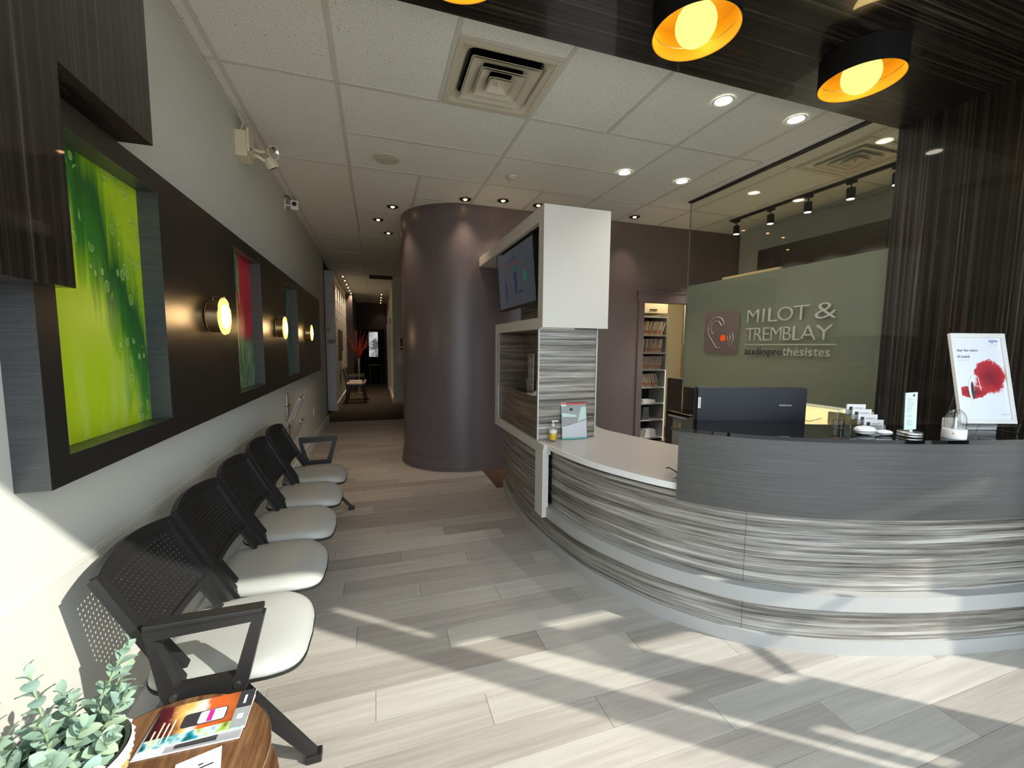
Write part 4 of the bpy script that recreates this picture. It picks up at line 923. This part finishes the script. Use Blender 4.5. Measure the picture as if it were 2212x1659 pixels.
hp = thing('wall_bracket', 'small chrome bracket lamp at the far end of the left wall', 'wall bracket', (WX, 7.9, 1.72), world=False)
obj('bracket_arm', MB().cyl(.008, 0, .10, 8, to_x((0, 0, 0))), 'steel', hp); obj('bracket_head', MB().lathe([(0, .09), (.03, .09), (.03, .13), (0, .13)], 16, to_x((0, 0, 0))), 'chrome', hp)
# ================================================================== BEAM SEATING
BX = -.48
bench = thing('beam_seating', 'row of five joined waiting chairs with grey seats and perforated black backs', 'chairs', (BX, 2.585, 0), world=False)
ys = [1.615, 2.10, 2.585, 3.07, 3.555]
def bp(tt, y):    # point on the back plane: tt 0 at seat, 1 at top
    k = 1-(y/.215)**2
    u = -.085-.19*tt - .030*k*(.4+.6*tt); z = .43+.375*tt + (.022*k if tt > .9 else 0)
    return Vector((u, y, z))
# cushion
mb = MB(); N = 40; rings = []
def outl(s):
    P_ = []
    for k in range(N):
        a_ = 2*pi*k/N; c_, s_ = cos(a_), sin(a_); e = .42
        x_ = .215*math.copysign(abs(c_)**e, c_); y_ = .226*math.copysign(abs(s_)**e, s_)
        y_ *= 1-.10*max(0, -x_/.215) - .06*max(0, (x_-.12)/.1); x_ += .018*(1-(y_/.226)**2) if x_ > .1 else 0
        P_.append((x_*s, y_*s))
    return P_
lv = [(.02, .468), (.3, .467), (.6, .465), (.82, .461), (.93, .455), (.985, .444), (1.0, .430), (.985, .420), (.9, .418)]
for s_, z_ in lv: rings.append([(x_, y_, z_-.035*max(0, (x_-.08)/.15)**2) for x_, y_ in outl(s_)])
for r_ in rings: mb.v += r_
for i in range(len(rings)-1):
    for k in range(N): mb.f.append((i*N+k, i*N+(k+1) % N, (i+1)*N+(k+1) % N, (i+1)*N+k)); mb.mi.append(0)
mb.f += [tuple(range(N)), tuple(range((len(rings)-1)*N, len(rings)*N))]; mb.mi += [0, 0]
me_c = mb.mesh('seat_cushion', 'vinyl', True)
mb = MB(); rings = []
for s_, z_ in ((1.012, .424), (1.0, .412), (.9, .395), (.5, .388)): rings.append([(x_, y_, z_-.035*max(0, (x_-.08)/.15)**2) for x_, y_ in outl(s_)])
for r_ in rings: mb.v += r_
for i in range(len(rings)-1):
    for k in range(N): mb.f.append((i*N+k, i*N+(k+1) % N, (i+1)*N+(k+1) % N, (i+1)*N+k)); mb.mi.append(0)
mb.f += [tuple(range(N)), tuple(range(3*N, 4*N))]; mb.mi += [0, 0]
me_s = mb.mesh('seat_shell', 'chair_black', True)
# back frame: two stiles, top rail, lower rail, spine legs
mb = MB()
for sgn in (-1, 1):
    P_ = [bp(tt, sgn*.208) for tt in (-.15, 0, .2, .4, .6, .8, 1.0)]
    for a_, b_ in zip(P_[:-1], P_[1:]):
        w0 = .026; mb.bar(a_, b_, w0, .034, up=(0, 1, 0))
    mb.bar(bp(-.10, sgn*.15)+Vector((.01, 0, 0)), bp(.40, sgn*.15), .030, .012, up=(1, 0, 0))
    mb.bar(bp(-.12, sgn*.208)+Vector((-.01, 0, 0)), Vector((-.03, sgn*.203, .402)), .03, .03, up=(0, 1, 0))
L = 14
for k in range(L):
    y0_, y1_ = -.208+.416*k/L, -.208+.416*(k+1)/L
    for tt, w_, h_ in ((.965, .040, .022), (.355, .022, .016)): mb.bar(bp(tt, y0_), bp(tt, y1_), h_, w_, up=(-.4, 0, .9))
me_f = mb.mesh('back_frame', 'chair_black')
# perforated panel with real round holes
mb = MB(); NX, NZ = 21, 14; ty = .388/NX
def cell(y0_, y1_, t0, t1):
    yc, tc = (y0_+y1_)/2, (t0+t1)/2; hy = (y1_-y0_)/2; ht = (t1-t0)/2; o = len(mb.v)
    sqp = [(1, 0), (1, 1), (0, 1), (-1, 1), (-1, 0), (-1, -1), (0, -1), (1, -1)]
    for w_ in (0, -.004):
        for a_, b_ in sqp: p_ = bp(tc+b_*ht, yc+a_*hy); mb.v.append((p_.x+w_*.9, p_.y, p_.z-w_*.4*0))
        for k in range(8):
            a_ = pi/4*k; p_ = bp(tc+sin(a_)*ht*.49, yc+cos(a_)*hy*.46); mb.v.append((p_.x+w_*.9, p_.y, p_.z))
    for k in range(8):
        j = (k+1) % 8
        mb.f.append((o+k, o+j, o+8+j, o+8+k)); mb.f.append((o+16+k, o+24+k, o+24+j, o+16+j)); mb.f.append((o+8+k, o+8+j, o+24+j, o+24+k)); mb.mi += [0, 0, 0]
for i in range(NX):
    for k in range(NZ):
        sft = 0
        cell(-.194+i*ty, -.194+(i+1)*ty, .385+k*.56/NZ, .385+(k+1)*.56/NZ)
me_p = mb.mesh('perforated_back', 'chair_black')
for y in ys:
    s_ = link('seat_shell', me_s, bench, (0, y-2.585, 0)); link('seat_cushion', me_c, s_)
    f_ = link('back_frame', me_f, bench, (0, y-2.585, 0)); link('perforated_back', me_p, f_)
obj('beam', MB().bbox(-.035, .035, 1.33-2.585, 3.87-2.585, .325, .385, .004), 'chair_black', bench)
for y in ys:
    obj('seat_bracket', MB().bbox(-.14, .15, y-2.585-.02, y-2.585+.02, .383, .40, .002), 'chair_black', bench)
for y, nm in ((1.358, 0), (3.812, 1)):
    yo = y-2.585
    O_ = [(-.152, .665), (.125, .672), (.146, .655), (.098, .462), (.086, .424), (-.108, .424), (-.122, .46)]
    I_ = [(-.128, .632), (.112, .640), (.108, .632), (.064, .486), (.058, .478), (-.078, .478), (-.086, .486)]
    ar = obj('armrest', MB().ring(O_, I_, yo-.016, yo+.016, 'y'), 'chair_black', bench)
    obj('arm_pad', MB().bbox(-.15, .142, yo-.021, yo+.021, .664, .680, .004), 'chair_black', ar)
    for u in (-.09, .068): obj('bolt', MB().cyl(.0095, 0, .004, 14, Matrix.Translation((u, yo-.016 if nm == 0 else yo+.02, .451)) @ Matrix.Rotation(pi/2, 4, 'X')), 'steel', ar)
for y in (1.50, 3.76):
    yo = y-2.585
    for xe, y2 in ((.245, -.01 if y < 2 else .09), (-.30, 0)):
        lg = obj('leg', MB().bar((0, yo, .345), (xe, yo+y2, .022), .052, .040, w2=.030, h2=.024), 'chair_black', bench)
        obj('foot_cap', MB().bbox(xe-.025, xe+.025, yo+y2-.02, yo+y2+.02, 0, .03, .005), 'black', lg)
obj('seat_tag', MB().box(-.12, -.085, 1.615-2.585-.215, 1.615-2.585-.214, .398, .404), 'red', bench)
# ================================================================== SIDE TABLE, PLANT, MAGAZINES
TZ = .47; tc = (-.505, 1.075)
tb = thing('side_table', 'small round walnut side table with gold edge beside the nearest chair', 'side table', (tc[0], tc[1], 0), world=False)
t = NT(mat('walnut', (.2, .08, .03), .35)); v = t.coords('Object', (26, 2.2, 1), (0, 0, radians(-22)))
a_ = t.noise(v, 1.5, 5, .7, .35); t.color(t.ramp(a_, [(.3, (.05, .021, .009)), (.45, (.105, .048, .021)), (.58, (.18, .088, .040)), (.75, (.25, .13, .065))])); M['walnut'] = t.m
obj('tabletop', MB().lathe([(0, TZ-.018), (.229, TZ-.018), (.233, TZ-.013), (.233, TZ-.003), (.230, TZ), (0, TZ)], 64), 'walnut', tb, True)
obj('gold_band', MB().lathe([(.2335, TZ-.016), (.2350, TZ-.012), (.2350, TZ-.004), (.2335, TZ-.001)], 64), 'brass', tb, True)
obj('drum_body', MB().lathe([(.205, .02), (.205, TZ-.02)], 48), 'walnut', tb, True)
obj('lower_shelf', MB().lathe([(0, .355), (.24, .355), (.243, .36), (.243, .372), (.24, .376), (0, .376)], 48, Matrix.Translation((.01, -.02, 0))), 'walnut', tb, True)
obj('base_ring', MB().lathe([(0, 0), (.21, 0), (.21, .02), (0, .02)], 48), 'brass', tb, True)
def booklet(name, lab, x0, x1, y0, y1, rz, z, mainm):
    t_ = thing(name, lab, 'magazine', ((x0+x1)/2, (y0+y1)/2, z), rz, world=False); w_, h_ = (x1-x0)/2, (y1-y0)/2
    obj('pages', MB().bbox(-w_, w_, -h_, h_, 0, .003, .0004), 'paper', t_); obj('cover', MB().box(-w_+.0006, w_-.0006, -h_+.0006, h_-.0006, .003, .0036), mainm, t_); return t_
t = NT(mat('magazine_cover', (.3, .1, .05), .25)); v = t.coords('Object'); xyz = t.sep(v)
cc = t.ramp(t.math('ADD', t.math('MULTIPLY', xyz[0], 3.4), t.math('ADD', .32, t.math('MULTIPLY', t.noise(v, 14, 3), .35))), [(.05, (.012, .002, .004)), (.25, (.10, .012, .02)), (.36, (.85, .45, .12)), (.44, (.80, .78, .70)), (.52, (.70, .12, .03)), (.68, (.45, .10, .02)), (.85, (.10, .02, .02))])
t.color(t.mix(t.math('LESS_THAN', xyz[1], -.035), cc, t.ramp(t.noise(v, 22, 2), [(.3, (.01, .01, .02)), (.42, (.02, .28, .36)), (.5, (.55, .70, .70)), (.62, (.35, .50, .08)), (.7, (.02, .02, .02))]))); M['mag_cover'] = t.m
m2 = booklet('magazine', 'lower magazine with white edges under the colourful one on the table', -.572, -.345, 1.128, 1.262, -.03, TZ+.0005, 'grey_ink')
obj('cover_print', MB().box(-.11, -.05, -.066, -.02, .0037, .0039), 'pale_blue', m2); obj('cover_mark', MB().box(-.03, .06, -.06, -.04, .0037, .0039), 'ink', m2)
m1 = booklet('magazine', 'upper glossy magazine with phone picture and orange artwork on the table', -.565, -.343, 1.148, 1.276, .02, TZ+.0045, 'mag_cover')
obj('phone_picture', MB().prism(rr(-.045, .055, -.022, .022, .010), .0037, .0040), 'ink', m1)
obj('phone_screen', MB().prism(rr(-.008, .052, -.019, .019, .006), .0041, .0043), 'white', m1)
M['magenta'] = mat('magenta_print', (.50, .02, .28), .4); obj('magenta_stripe', MB().box(.012, .024, -.018, .018, .0044, .0046), 'magenta', m1)
obj('dark_corner', MB().box(.074, .110, .004, .063, .0038, .0040), 'ink', m1); obj('grey_corner', MB().box(.074, .110, -.060, .003, .0038, .0040), 'grey_ink', m1)
obj('corner_marks', MB().box(.088, .094, .016, .045, .0041, .0043).prism(rr(.084, .098, -.034, -.018, .003), .0041, .0043), 'white', m1)
obj('cover_lines', MB().add([], []) if False else MB().box(-.10, -.096, -.05, -.01, .0038, .0040).box(-.088, -.084, -.052, .012, .0038, .0040).box(-.076, -.072, -.052, .006, .0038, .0040).box(-.064, -.060, -.05, .014, .0038, .0040), 'cream', m1)
m3 = tag(obj('small_card', MB().bbox(-.045, .045, -.06, .06, 0, .0012, .0003), 'paper', loc=(-.41, 1.045, TZ+.0006), rot=(0, 0, .25)), 'small white folded card at the bottom edge of the table', 'card')
obj('card_print', MB().box(-.02, .03, .018, .022, .0013, .0015).box(0, .01, .028, .032, .0013, .0015), 'ink', m3)
# plant in woven basket
PC = Vector((-.640, 1.035, TZ))
pt_ = thing('potted_plant', 'pale green leafy plant in a white and tan woven basket on the table', 'potted plant', tuple(PC), world=False)
def weave(z0, z1, r0, r1, amp, rows, name, m_):
    mb = MB(); S = 96; K = rows*4; vs = []
    for k in range(K+1):
        z = z0+(z1-z0)*k/K; r = r0+(r1-r0)*k/K
        for i in range(S):
            a_ = 2*pi*i/S; ph = (k//4 % 2)*pi
            d_ = amp*(.5+.5*sin(a_*24+ph+k*.4))*abs(sin(pi*k/4+.001))**.5
            vs.append(((r+d_)*cos(a_), (r+d_)*sin(a_), z))
    mb.add(vs, [(k*S+i, k*S+(i+1) % S, (k+1)*S+(i+1) % S, (k+1)*S+i) for k in range(K) for i in range(S)])
    return obj(name, mb, m_, pt_, True)
M['white_weave'] = mat('white_rope', (.78, .77, .74), .8); M['tan_weave'] = mat('tan_rope', (.52, .34, .14), .85)
weave(.0, .092, .082, .106, .007, 9, 'tan_basket', 'tan_weave'); weave(.092, .126, .106, .111, .008, 4, 'white_rim', 'white_weave')
M['moss'] = mat('moss', (.05, .07, .045), .9); obj('basket_inside', MB().lathe([(.108, .125), (.100, .122), (.096, .112), (0, .110)], 40), 'moss', pt_, True); obj('basket_base', MB().lathe([(0, .0005), (.082, .0005)], 40), 'tan_weave', pt_)
t = NT(mat('leaf', (.3, .4, .3), .7)); oi = t.n('ShaderNodeObjectInfo')
t.color(t.ramp(oi.outputs['Random'], [(0, (.18, .28, .215)), (.35, (.26, .37, .27)), (.6, (.22, .33, .285)), (1, (.34, .44, .29))])); t.b.inputs['Subsurface Weight'].default_value = 0; M['leaf'] = t.m
M['stem'] = mat('stem', (.25, .32, .18), .7)
def leaf_mesh(L_, W_):
    mb = MB(); ns = 6
    for k in range(ns+1):
        tt = k/ns; w_ = W_*sin(pi*min(1, tt*.97+.03))**.62*(1 if tt < .99 else .15); z = .10*L_*sin(pi*tt)-.18*L_*tt*tt
        for sgn in (-1, 0, 1): mb.v.append((L_*tt, sgn*w_/2, z+abs(sgn)*W_*.10))
    for k in range(ns):
        for j in range(2): a_ = k*3+j; mb.f.append((a_, a_+3, a_+4, a_+1)); mb.mi.append(0)
    return mb.mesh('leaf', 'leaf', True)
LM = [leaf_mesh(.028, .019), leaf_mesh(.039, .028), leaf_mesh(.048, .036)]
rnd = random.Random(11)
# stem tips in local metres: right tall pair, left tall one, low bushy ones
tips = [(.085, .085, .30, 17), (.11, .035, .225, 14), (.06, .12, .22, 12), (-.10, .10, .27, 15), (-.125, .0, .18, 13), (-.05, .11, .20, 13), (.05, -.01, .20, 14), (.02, -.07, .19, 14), (-.05, -.10, .18, 13), (.08, .05, .205, 14), (-.09, -.05, .20, 13), (.0, .05, .22, 14), (.10, -.02, .17, 12), (-.02, .0, .21, 14), (.06, .10, .19, 12), (-.14, .06, .17, 11), (.04, .03, .16, 10), (-.08, .05, .17, 10), (.0, -.12, .15, 10), (.09, -.07, .14, 10)]
for tx, ty_, tz, nl in tips:
    b0 = Vector((tx*.25+rnd.uniform(-.01, .01), ty_*.25, .09)); b2 = Vector((tx, ty_, tz)); b1 = Vector((tx*.55, ty_*.55, tz*.62+.03))
    P_ = [b0*(1-u)**2+b1*2*u*(1-u)+b2*u*u for u in [k/8 for k in range(9)]]
    st = obj('stem', MB().tube(P_, .0022, 6), 'stem', pt_, True)
    az = rnd.random()*6
    for k in range(nl):
        u = .18+.82*k/(nl-1); p_ = b0*(1-u)**2+b1*2*u*(1-u)+b2*u*u; d_ = ((b1-b0)*2*(1-u)+(b2-b1)*2*u).normalized()
        az += 2.2+rnd.uniform(-.3, .3); side = Vector((cos(az), sin(az), 0)); side = (side-d_*side.dot(d_)).normalized()
        ld = (side*(.95 if u < .85 else .55)+d_*(.35+.6*u)).normalized(); nn_ = ld.cross(side.cross(d_)).normalized()
        if nn_.z < 0: nn_ = -nn_
        yv = nn_.cross(ld)
        o_ = link('leaf', LM[2 if u < .45 else (1 if u < .8 else 0)], st); o_.matrix_basis = Matrix.Translation(p_) @ Matrix((ld, yv, nn_)).transposed().to_4x4()
# ================================================================== FILE ROOM SEEN THROUGH THE DOOR
sh = thing('file_shelf', 'tall grey open shelf unit full of record folders in the file room', 'shelf', (4.1, 5.55, 0), world=False)
SHZ = [.06, .34, .60, .85, 1.12, 1.38, 1.65, 1.93]
obj('shelf_side', MB().box(.165, .19, -.15, .25, 0, 1.95).box(-.62, -.60, -.15, .25, 0, 1.95), 'grey_lam', sh); obj('shelf_back', MB().box(-.6, .165, .235, .25, 0, 1.93), 'counter_grey', sh)
for z in SHZ: obj('shelf_board', MB().box(-.6, .165, -.15, .235, z-.02, z), 'grey_lam', sh)
M['folder'] = mat('folder_paper', (.55, .48, .38), .7); M['folder_tab'] = mat('folder_tab', (.45, .07, .03), .6)
rnd = random.Random(5)
proto = thing('record_folder', 'thin buff record folder with red tab leaning on the file shelf', 'folder', (4.0, 5.5, 1.4), 0, 'record folders on the file room shelf', world=False)
obj('folder_cover', MB().box(-.004, .004, -.09, .09, 0, .21), 'folder', proto); obj('folder_tab', MB().box(-.0045, .0045, -.0915, -.089, .03, .07), 'folder_tab', proto)
first = True
for s_ in range(4):
    z = SHZ[6-s_] if s_ < 3 else SHZ[3]; x = 3.68
    z = [1.65, 1.38, 1.12, .85][s_]
    while x < 4.20:
        o_ = proto if first else tree_copy(proto, (0, 0, 0)); first = False
        o_.location = (x, 5.51+rnd.uniform(-.01, .01), z+.001); o_.rotation_euler = (0, (.22, .16, .30, -.30)[s_]+rnd.uniform(-.08, .08), 0); x += rnd.uniform(.021, .034)
for k, (x, z, w_, h_, lab) in enumerate(((4.0, .601, .26, .05, 'loose stack of white papers on the fifth shelf of the file unit'), (4.05, .061, .22, .12, 'paper bundle on the bottom shelf of the file unit'), (3.95, .341, .14, .20, 'grey upright box on the sixth shelf of the file unit'))):
    o_ = thing('paper_stack', lab, 'papers', (x, 5.5, z), .1, world=False)
    for q_ in range(3): obj('sheet_bundle', MB().box(-w_/2+q_*.01, w_/2-q_*.006, -.08, .08, h_*q_/3, h_*(q_+1)/3-.004), 'paper' if k < 2 else 'counter_grey', o_)
ub = thing('wall_cupboard', 'cream wall cupboard with black handles above the file shelf', 'cupboard', (4.0, 5.62, 1.98), world=False)
obj('cupboard_body', MB().box(-.6, .32, -.15, .25, 0, .45), 'cream', ub)
for x0, x1 in ((-.59, -.14), (-.13, .31)): d_ = obj('door', MB().bbox(x0, x1, -.172, -.152, .005, .445, .002), 'cream', ub); obj('handle', MB().bbox((x0+x1)/2-.11, (x0+x1)/2+.02, -.188, -.173, .05, .062, .002), 'black', d_)
wbd = thing('white_cupboard', 'white hanging cupboard at the right of the file room doorway', 'cupboard', (4.72, 5.2, 1.5), world=False)
obj('cupboard_body', MB().bbox(-.18, .25, -.15, .15, 0, .72, .003), 'white_lam', wbd); obj('door', MB().bbox(-.178, .248, -.17, -.152, .003, .717, .002), 'white_lam', wbd)
# ================================================================== OFFICE BEYOND THE GLASS
oc = thing('office_cabinets', 'dark brown wall cabinets on the far office wall behind the glass', 'cupboard', (4.7, 3.2, 2.3), world=False)
obj('cabinet_body', MB().box(-.13, .145, -1.2, .90, -.15, .37), 'black', oc)
M['dark_brown_lam'] = mat('dark_brown_laminate', (.04, .033, .028), .5)
for k in range(3): obj('door', MB().bbox(-.15, -.132, -1.2+k*.70+.002, -1.2+(k+1)*.70-.002, -.15, .37, .002), 'dark_brown_lam', oc)
od = thing('office_desk', 'light maple office desk seen under the frosted film', 'desk', (4.0, 2.9, 0), world=False)
obj('desk_top', MB().bbox(-.68, .80, -.95, .80, .76, .79, .003), 'maple', od)
for sx in (-.62, .72): obj('leg', MB().bbox(sx, sx+.05, -.9, -.85, 0, .76, .003).bbox(sx, sx+.05, .7, .75, 0, .76, .003), 'grey_lam', od)
ph_ = thing('desk_tray', 'grey and black tray unit on the office desk behind the cards', 'desk tray', (3.60, 2.25, .791), .1, world=False)
obj('tray_body', MB().bbox(-.13, .16, -.12, .12, 0, .06, .008), 'black', ph_); obj('tray_lid', MB().bbox(-.13, .16, -.02, .13, .062, .17, .01), 'cream', ph_)
pp = tag(obj('paper_folder', MB().bbox(-.15, .15, -.11, .11, 0, .006, .001), 'maple', loc=(3.9, 2.9, .791), rot=(0, 0, .3)), 'tan paper folder lying on the maple office desk', 'folder')
dk = thing('drawer_unit', 'dark wooden drawer unit behind the glass left of the monitor', 'drawers', (4.10, 4.2, 0), world=False)
obj('unit_body', MB().box(-.42, .5, -.25, .40, 0, 1.06), 'dark_brown_lam', dk)
for k in range(3): obj('drawer', MB().bbox(-.41, .49, -.268, -.252, .02+k*.345, .35+k*.345, .002), 'dark_brown_lam', dk)
stp = tag(obj('light_shelf', MB().bbox(3.26, 3.30, 2.72, 3.33, 2.10, 2.15, .002), 'maple'), 'thin light wooden ledge just above the frosted film behind the glass', 'shelf')
# ================================================================== HALLWAY THINGS
ch_ = thing('hall_chair', 'nearer black hallway chair with striped cushion by the block wall', 'chair', (-.52, 11.2, 0), 0, 'black chairs in the hallway', world=False)
def hall_chair(t_):
    obj('seat', MB().bbox(-.22, .22, -.22, .22, .43, .47, .01), 'black', t_); obj('cushion', MB().bbox(-.20, .23, -.21, .21, .471, .51, .012), 'white_lam', t_)
    obj('stripe', MB().box(-.20, .232, -.06, .0, .505, .512), 'red', t_)
    obj('backrest', MB().bar((-.20, 0, .46), (-.27, 0, .86), .42, .02, up=(1, 0, 0)), 'black', t_)
    for sx in (-.2, .2):
        for sy in (-.2, .2): obj('leg', MB().tube([(sx*.9, sy*.9, .44), (sx*1.15, sy*1.05, 0.003)], .012, 8), 'black', t_)
    for q_ in (-1, 1): obj('arm', MB().tube([(-.2, q_*.22, .47), (-.22, q_*.23, .66), (.18, q_*.23, .66), (.2, q_*.22, .44)], .012, 8), 'black', t_)
hall_chair(ch_); tree_copy(ch_, (-.50, 11.85, 0), 'farther black hallway chair behind the first one')
vz = thing('floor_vase', 'tall slim silver vase holding red feathery branches at the hallway side', 'vase', (-.50, 13.3, 0), world=False)
obj('vase_body', MB().lathe([(0, .003), (.10, .003), (.10, .02), (.02, .04), (.018, .55), (.03, .95), (.05, 1.05)], 20), 'steel', vz, True)
M['red_branch'] = mat('red_branches', (.30, .03, .015), .6)
rnd = random.Random(3); mb = MB()
for k in range(26):
    a_ = rnd.random()*6.28; r_ = rnd.uniform(.15, .42); h_ = rnd.uniform(1.45, 1.95)
    mb.tube([(0, 0, 1.0), (r_*.35*cos(a_), r_*.35*sin(a_), 1.3), (r_*cos(a_), r_*sin(a_)*.6, h_)], .008, 5, rr=[.006, .014, .003])
obj('branches', mb, 'red_branch', vz)
wa = thing('wall_collage', 'dark rectangular wall art on the white block wall in the hallway', 'picture', (-.84, 11.1, 1.45), world=False)
for (y, z, w_, h_, m_) in ((-.30, .0, .34, .74, 'tile_brown'), (.05, .18, .30, .34, 'counter_grey'), (.05, -.20, .30, .36, 'dark_brown_lam'), (.38, .1, .26, .5, 'tile_brown')): obj('panel', MB().bbox(0, .03, y-w_/2, y+w_/2, z-h_/2, z+h_/2, .003), m_, wa)
sn = thing('wall_sign', 'small grey name plate on the white block pier', 'sign', (-.93, 9.868, 1.53), world=False)
obj('sign_plate', MB().bbox(-.07, .09, -.002, .008, -.05, .05, .002), 'grey_lam', sn); obj('sign_bar', MB().box(-.05, .07, -.0035, -.002, -.01, .01), 'ink', sn)
po = thing('number_poster', 'white poster with portrait and a large 3, half hidden by the rounded wall', 'poster', (.53, 10.778, 1.32), world=False)
obj('poster_sheet', MB().bbox(-.03, .40, 0, .015, -.36, .38, .002), 'paper', po); obj('portrait', MB().box(.05, .30, -.002, 0, .12, .32), 'tile_brown', po); obj('text_bar', MB().box(.05, .30, -.002, 0, .03, .075), 'ink', po); obj('poster_seam', MB().box(-.03, .40, -.002, 0, -.035, -.028), 'grey_ink', po)
me = text_mesh('3', height=.22, name='numeral'); me.materials.append(M['ink']); me.transform(frame_T((.10, -.003, -.32), (1, 0, 0), (0, 0, 1))); link('numeral', me, po)
hd2 = thing('hall_door', 'dark door with a tall narrow bright glass pane at the hallway end', 'door', (-.12, 16.58, 0), world=False)
obj('door_leaf', MB().bbox(-.42, .42, -.03, 0, 0, 2.05, .003), 'black_matt', hd2); 
M['lit_pane'] = mat('lit_pane', (.4, .42, .42), .3, emit=(.62, .64, .66), es=.45)
t = NT(M['lit_pane']); es_ = t.ramp(t.noise(t.coords('Object', (1, 1, 1.6)), 3, 2), [(.4, (.10, .11, .11)), (.6, (.9, .92, .95))]); t.l(es_, t.b.inputs['Emission Color'])
obj('door_pane', MB().box(-.13, .19, -.034, -.031, 1.02, 1.95), 'lit_pane', hd2)
cdk = thing('hall_table', 'dark small console table before the hallway end door', 'table', (-.02, 15.9, 0), world=False)
obj('table_top', MB().bbox(-.25, .25, -.15, .15, .72, .75, .003), 'black', cdk)
for sx in (-.22, .22): obj('leg', MB().bar((sx, 0, .72), (sx*.8, 0, 0.002), .03, .03), 'black', cdk)
# unseen fill lamp with a plain body, added to light the file room
l1 = thing('file_room_fill', 'added fill lamp inside the file room, out of view', 'ceiling light', (4.2, 5.2, 2.58), world=False)
obj('lamp_body', MB().lathe([(0, 0), (.12, 0), (.13, .03)], 24), 'white', l1); point((0, 0, -.08), 16, (1, .80, .50), .1, l1)
for e_ in EMP:
    if '_w' in e_: del e_['_w']
